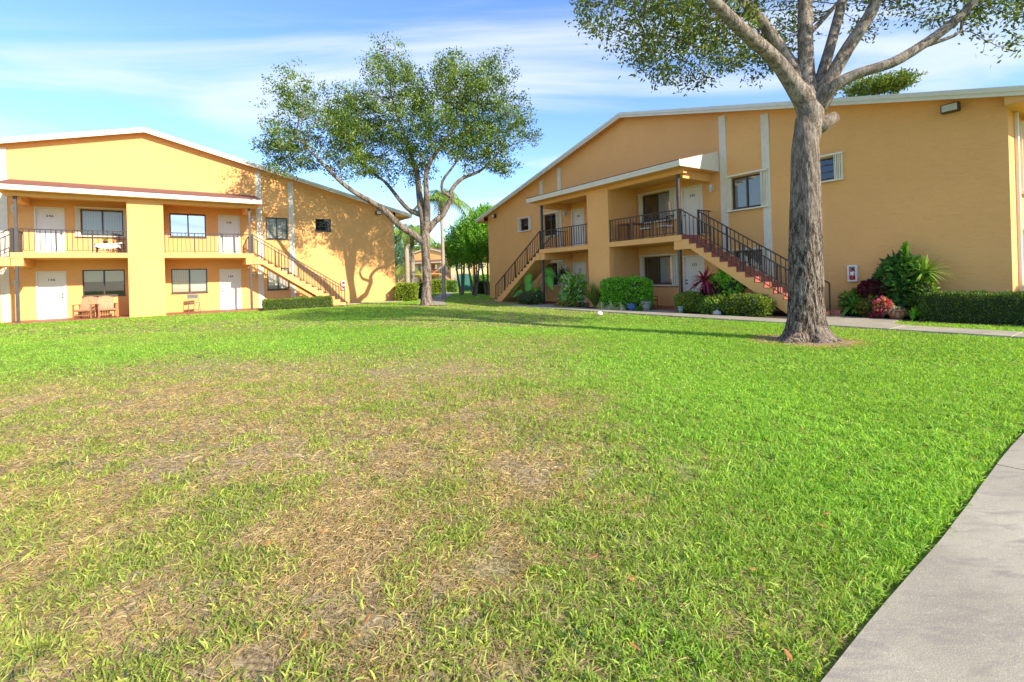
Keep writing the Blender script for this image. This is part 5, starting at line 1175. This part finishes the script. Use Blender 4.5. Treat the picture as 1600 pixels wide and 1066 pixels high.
# green windscreen fence and iron fence
def fence(name, label, x0, x1, Y, h, panel, m, npost, bars=None):
    t = thing(name, label, 'fence', ((x0 + x1) / 2, Y, float(gz((x0 + x1) / 2, Y)))); hw = (x1 - x0) / 2
    if panel: MB().box(-hw, hw, -.01, .01, .05, h - .03).build('windscreen', panel, t)
    g = MB(); g.sq((-hw, 0, h), (hw, 0, h), .02, .02); g.sq((-hw, 0, .12), (hw, 0, .12), .02, .02)
    if bars:
        for i in range(1, bars): x = -hw + 2 * hw * i / bars; g.sq((x, 0, .1), (x, 0, h), .012, .012)
    g.build('rail', m, t)
    for i in range(npost): x = -hw + 2 * hw * i / (npost - 1); MB().bar((x, 0, 0), (x, 0, h + .08), .035).build('post', m, t)
    return t
fence('windscreen_fence', 'green mesh windscreen fence seen between the bushy tree stems', ray(718, 450)[0] * 46, ray(736, 450)[0] * 46, 46, 1.7, M['glassgreen'], M['greymetal'], 4)
fence('iron_fence', 'long dark iron fence in front of the pale yellow far building', ray(690, 450)[0] * 70, ray(775, 450)[0] * 70, 70, 1.75, None, M['greymetal'], 5, 46)
fence('iron_fence', 'dark iron fence at the left end of the gap beside the left building', ray(600, 450)[0] * 62, ray(650, 450)[0] * 62, 62, 1.7, None, M['greymetal'], 4, 30)
# far buildings
far = copy_tree(A_L, None, ('house_number', 'door_knob')); far.location = (-18.5, 108, -.2); far.rotation_euler = (0, 0, -.35); tag(far, 'far orange apartment building seen in the gap behind the palms and the oak', 'building')
t = thing('yellow_building', 'far pale yellow two-storey building behind the iron fence', 'building', (-3.5, 104, -.2), R_(-4))
wb = MB(); wb.box(-9.5, 16, -8, 0, 0, 5.4); wb.build('wall', M['yellowwall'], t)
v = [(-10.2, -.7, 5.35), (16.7, -.7, 5.35), (16.7, 8.7, 5.35), (-10.2, 8.7, 5.35), (-6, 4, 7.2), (12.5, 4, 7.2)]
MB().add(v, [(0, 1, 5, 4), (1, 2, 5), (2, 3, 4, 5), (3, 0, 4), (3, 2, 1, 0)]).build('roof', M['redroof'], t)
for i in range(8):
    for zc in (.9, 3.4):
        x = -8.4 + i * 2.6; w = MB().box(x, x + 1.1, .003, .05, zc, zc + 1.3).build('window', M['trim'], t); MB().box(x + .1, x + 1.0, .0505, .058, zc + .1, zc + 1.2).build('pane', M['glass'], w) if False else MB().box(x + .1, x + 1.0, .0505, .058, zc + .1, zc + 1.2).build('pane', M['greymetal'], w)
# a far wood closing the horizon
n = 60000; th = (rng.random(n) - .5) * 2.9; rr = 210 + rng.random(n) * 40; hh = rng.random(n) ** .7 * (6 + 5 * vnoise(th * 60, th * 0, 1.7)); P_ = np.stack([np.sin(th) * rr, np.cos(th) * rr, hh], 1)
w_ = leaf_mesh('distant_wood', P_, rng.normal(size=(n, 3)), 2.4, 1.7, colvar(n, (.05, .10, .02), (.16, .25, .05)), None); tag(w_, kind='stuff', label='distant green wood closing the horizon behind the buildings', cat='trees')

# ------------------------------------------------------------------ small things on the lawn
o = MB(); o.lathe([(.01, 0), (.07, .005), (.115, .04), (.125, .09), (.10, .14), (.05, .17), (.01, .175)], (0, 0, 0), 10); bb = o.build('white_stone', M['stone'], None, True)
bb.location = (3.05, 16.44, float(gz(3.05, 16.44))); bb.scale = (.85, .72, .8); tag(bb, 'white rounded stone lying on the lawn in front of the walkway', 'stone')
M['fallen'] = simple('dry_orange_leaf', (.42, .20, .06), .6, .3, 30)
def fallen(px, py, label, s=1.0):
    a, b = ray(px, py); Y = (-.13 - CAM_H) / b; x = a * Y; n_ = 9; vs = []; 
    for i in range(n_):
        t_ = i / (n_ - 1); w = math.sin(math.pi * min(1, t_ * 1.02)) ** .8 * .35; vs += [(t_ - .5, -w * .5, .10 * (t_ - .5) ** 2 + .06), (t_ - .5, 0, .10 * (t_ - .5) ** 2), (t_ - .5, w * .5, .10 * (t_ - .5) ** 2 + .08)]
    fs = [q for i in range(n_ - 1) for q in ((3 * i, 3 * i + 3, 3 * i + 4, 3 * i + 1), (3 * i + 1, 3 * i + 4, 3 * i + 5, 3 * i + 2))]
    o = MB().add([(p[0] * .09 * s, p[1] * .09 * s, p[2] * .09 * s) for p in vs], fs).build('fallen_leaf', M['fallen'], None, True)
    sm = o.modifiers.new('solid', 'SOLIDIFY'); sm.thickness = .0012
    o.location = (x, Y, float(gz(x, Y)) + .055); o.rotation_euler = (rnd.uniform(-.4, .4), rnd.uniform(-.3, .3), rnd.uniform(0, 6)); tag(o, label, 'leaf', 'dry orange leaves on the lawn')
for q in ((475, 1030, 'curled orange leaf at the bottom edge left of centre'), (575, 1000, 'orange leaf upright near the bottom centre of the lawn'), (507, 858, 'orange leaf left of the grey bare patch in the dry grass'), (928, 889, 'orange leaf between green grass clumps right of centre'),
          (988, 925, 'pale orange leaf right of centre near the bottom'), (991, 1035, 'orange leaf near the bottom edge right of centre'), (1284, 832, 'small brown-pink leaf in the green grass left of the path'), (1292, 812, 'small leaf in green grass just above the other one left of the path'),
          (1253, 675, 'lone pale leaf in the lush green grass'), (1176, 905, 'orange leaf in the green grass below centre right'), (1000, 556, 'orange leaf on the far right side of the dry patch'), (1232, 1045, 'tan leaf near the bottom edge by the path'),
          (905, 790, 'orange leaf at the border of dry and green grass'), (420, 880, 'orange leaf in the dry grass lower left')): fallen(*q, s=.55)

# ------------------------------------------------------------------ grass
def grass_patch(y0, y1, dens, seg, L, W, clumpy=True):
    xm = 1.12; ar = xm * (y1 ** 2 - y0 ** 2); n = int(ar * dens); 
    y = np.sqrt(y0 ** 2 + (y1 ** 2 - y0 ** 2) * rng.random(n)); x = (rng.random(n) * 2 - 1) * xm * y
    k = max(1, n // (16 if y0 < 6 else 9)); cx = x[:k].copy(); cy = y[:k].copy(); j = rng.integers(0, k, n); m = rng.random(n) < .86; sg = .030 if y0 < 6 else .04
    x = np.where(m, cx[j] + rng.normal(size=n) * sg, x); y = np.where(m, cy[j] + rng.normal(size=n) * sg, y); tr_ = rng.random(k); th_ = rng.random(k); ta = rng.random(k) * 6.283
    ok = lawn_ok(x, y); x, y, j, m = x[ok], y[ok], j[ok], m[ok]; tx, ty = np.where(m, cx[j], x), np.where(m, cy[j], y); tr, th, tz = tr_[j], th_[j], ta[j]
    d = dry(tx, ty); pat = fbm(tx + 3, ty - 8, .75); pat2 = vnoise(tx - 11, ty + 5, .22); bare = sst(.55, .68, .7 * fbm(tx - 20, ty + 30, .9) + .3 * pat2) * d
    keep = th > np.clip(bare * .66 + d * .08, 0, .9)
    r2 = np.hypot(x - T2[0], y - T2[1]); keep &= (r2 > .76) | (rng.random(len(x)) < .12)
    x, y, d, pat, pat2, tr, th, tz = (q[keep] for q in (x, y, d, pat, pat2, tr, th, tz)); n = len(x)
    sp = np.clip(d * (.60 + 1.0 * (pat - .5) + .7 * (pat2 - .5)), 0, .95); straw = (rng.random(n) * .6 + tr * .4) < sp + .05 * rng.random(n) + .03
    lg = np.clip(.5 * rng.random(n) + .5 * tr + rng.normal(size=n) * .1, 0, 1)[:, None]; big = fbm(x, y, 3.0)[:, None]
    g = np.array([.14, .35, .032]) * (1 - lg) + np.array([.44, .68, .115]) * lg; g = g * (.82 + .42 * big)
    dg = np.array([.15, .23, .04]) * (1 - lg) + np.array([.60, .60, .16]) * lg
    dd_ = d[:, None] * .8; g = g * (1 - dd_) + dg * dd_
    s = np.array([.40, .31, .13]) * (1 - lg) + np.array([.76, .64, .36]) * lg
    bl = (tr < .02) & (d > .3); g[bl] = np.array([.05, .13, .07])
    c = np.where(straw[:, None], s, g) * (1 + rng.normal(size=(n, 1)) * .16); c = np.clip(c, .01, .9)
    az = tz + rng.normal(size=n) * 1.5; lean = np.where(straw, .85 + .55 * rng.random(n), .15 + .85 * rng.random(n))
    A = np.stack([np.cos(az) * np.sin(lean), np.sin(az) * np.sin(lean), np.cos(lean)], 1); P = np.stack([x, y, gz(x, y) - .008], 1)
    lush = 1 - .12 * d; Ln = L * (.5 + .8 * rng.random(n)) * lush * (.65 + .7 * th); Wd = W * (.7 + .6 * rng.random(n)) * np.where(straw, .75, 1)
    V, F, k = strip_arrays(P, A, Ln, Wd, seg, .35 + .3 * rng.random(n), lambda t: (1 - t ** 2.2) if t < 1 else .03, up=np.stack([-np.sin(az), np.cos(az), np.zeros(n)], 1) * 0 + rng.normal(size=(n, 3)))
    return V, F, np.repeat(c, k, axis=0)
parts = [grass_patch(.9, 3.2, 9500, 3, .074, .0062), grass_patch(3.2, 6.5, 5000, 2, .070, .0080), grass_patch(6.5, 13, 1900, 2, .066, .0115), grass_patch(13, 30, 420, 1, .075, .028), grass_patch(30, 48, 90, 1, .09, .06)]
Vs, Fs_, Cs, off_ = [], [], [], 0
for V, F, c in parts: Vs.append(V); Fs_.append(F + off_); Cs.append(c); off_ += len(V)
gr = np_mesh('grass', np.concatenate(Vs), [np.concatenate(Fs_)], M['grass'], None, np.concatenate(Cs)); tag(gr, 'lawn grass, lush green on the right and patchy straw brown on the left', 'grass', kind='stuff')
# dead thatch lying on the soil in the dry part
n = 90000; y = np.sqrt(.8 + (11 ** 2) * rng.random(n) ** 1.6); x = (rng.random(n) * 2 - 1) * 1.12 * y; ok = lawn_ok(x, y) & (rng.random(n) < dry(x, y) * .9 + .08); x, y = x[ok], y[ok]; n = len(x)
az = rng.random(n) * 6.283; A = np.stack([np.cos(az), np.sin(az), .12 + .2 * rng.random(n)], 1); lg = rng.random((n, 1))
V, F, k = strip_arrays(np.stack([x, y, gz(x, y) + .008 * rng.random(n)], 1), A, .055 + .05 * rng.random(n), .0045 + .003 * (y > 4), 1, 0)
th_ = np_mesh('thatch', V, [F], M['grass'], None, np.repeat(np.array([.20, .14, .08]) * (1 - lg) + np.array([.70, .57, .38]) * lg, k, axis=0)); tag(th_, 'dead straw thatch lying between the grass blades', 'grass', kind='stuff')
print('TOTAL grass faces', sum(len(f) for f in Fs_), 'T1 nodes', len(N1), 'T2 nodes', len(N2))
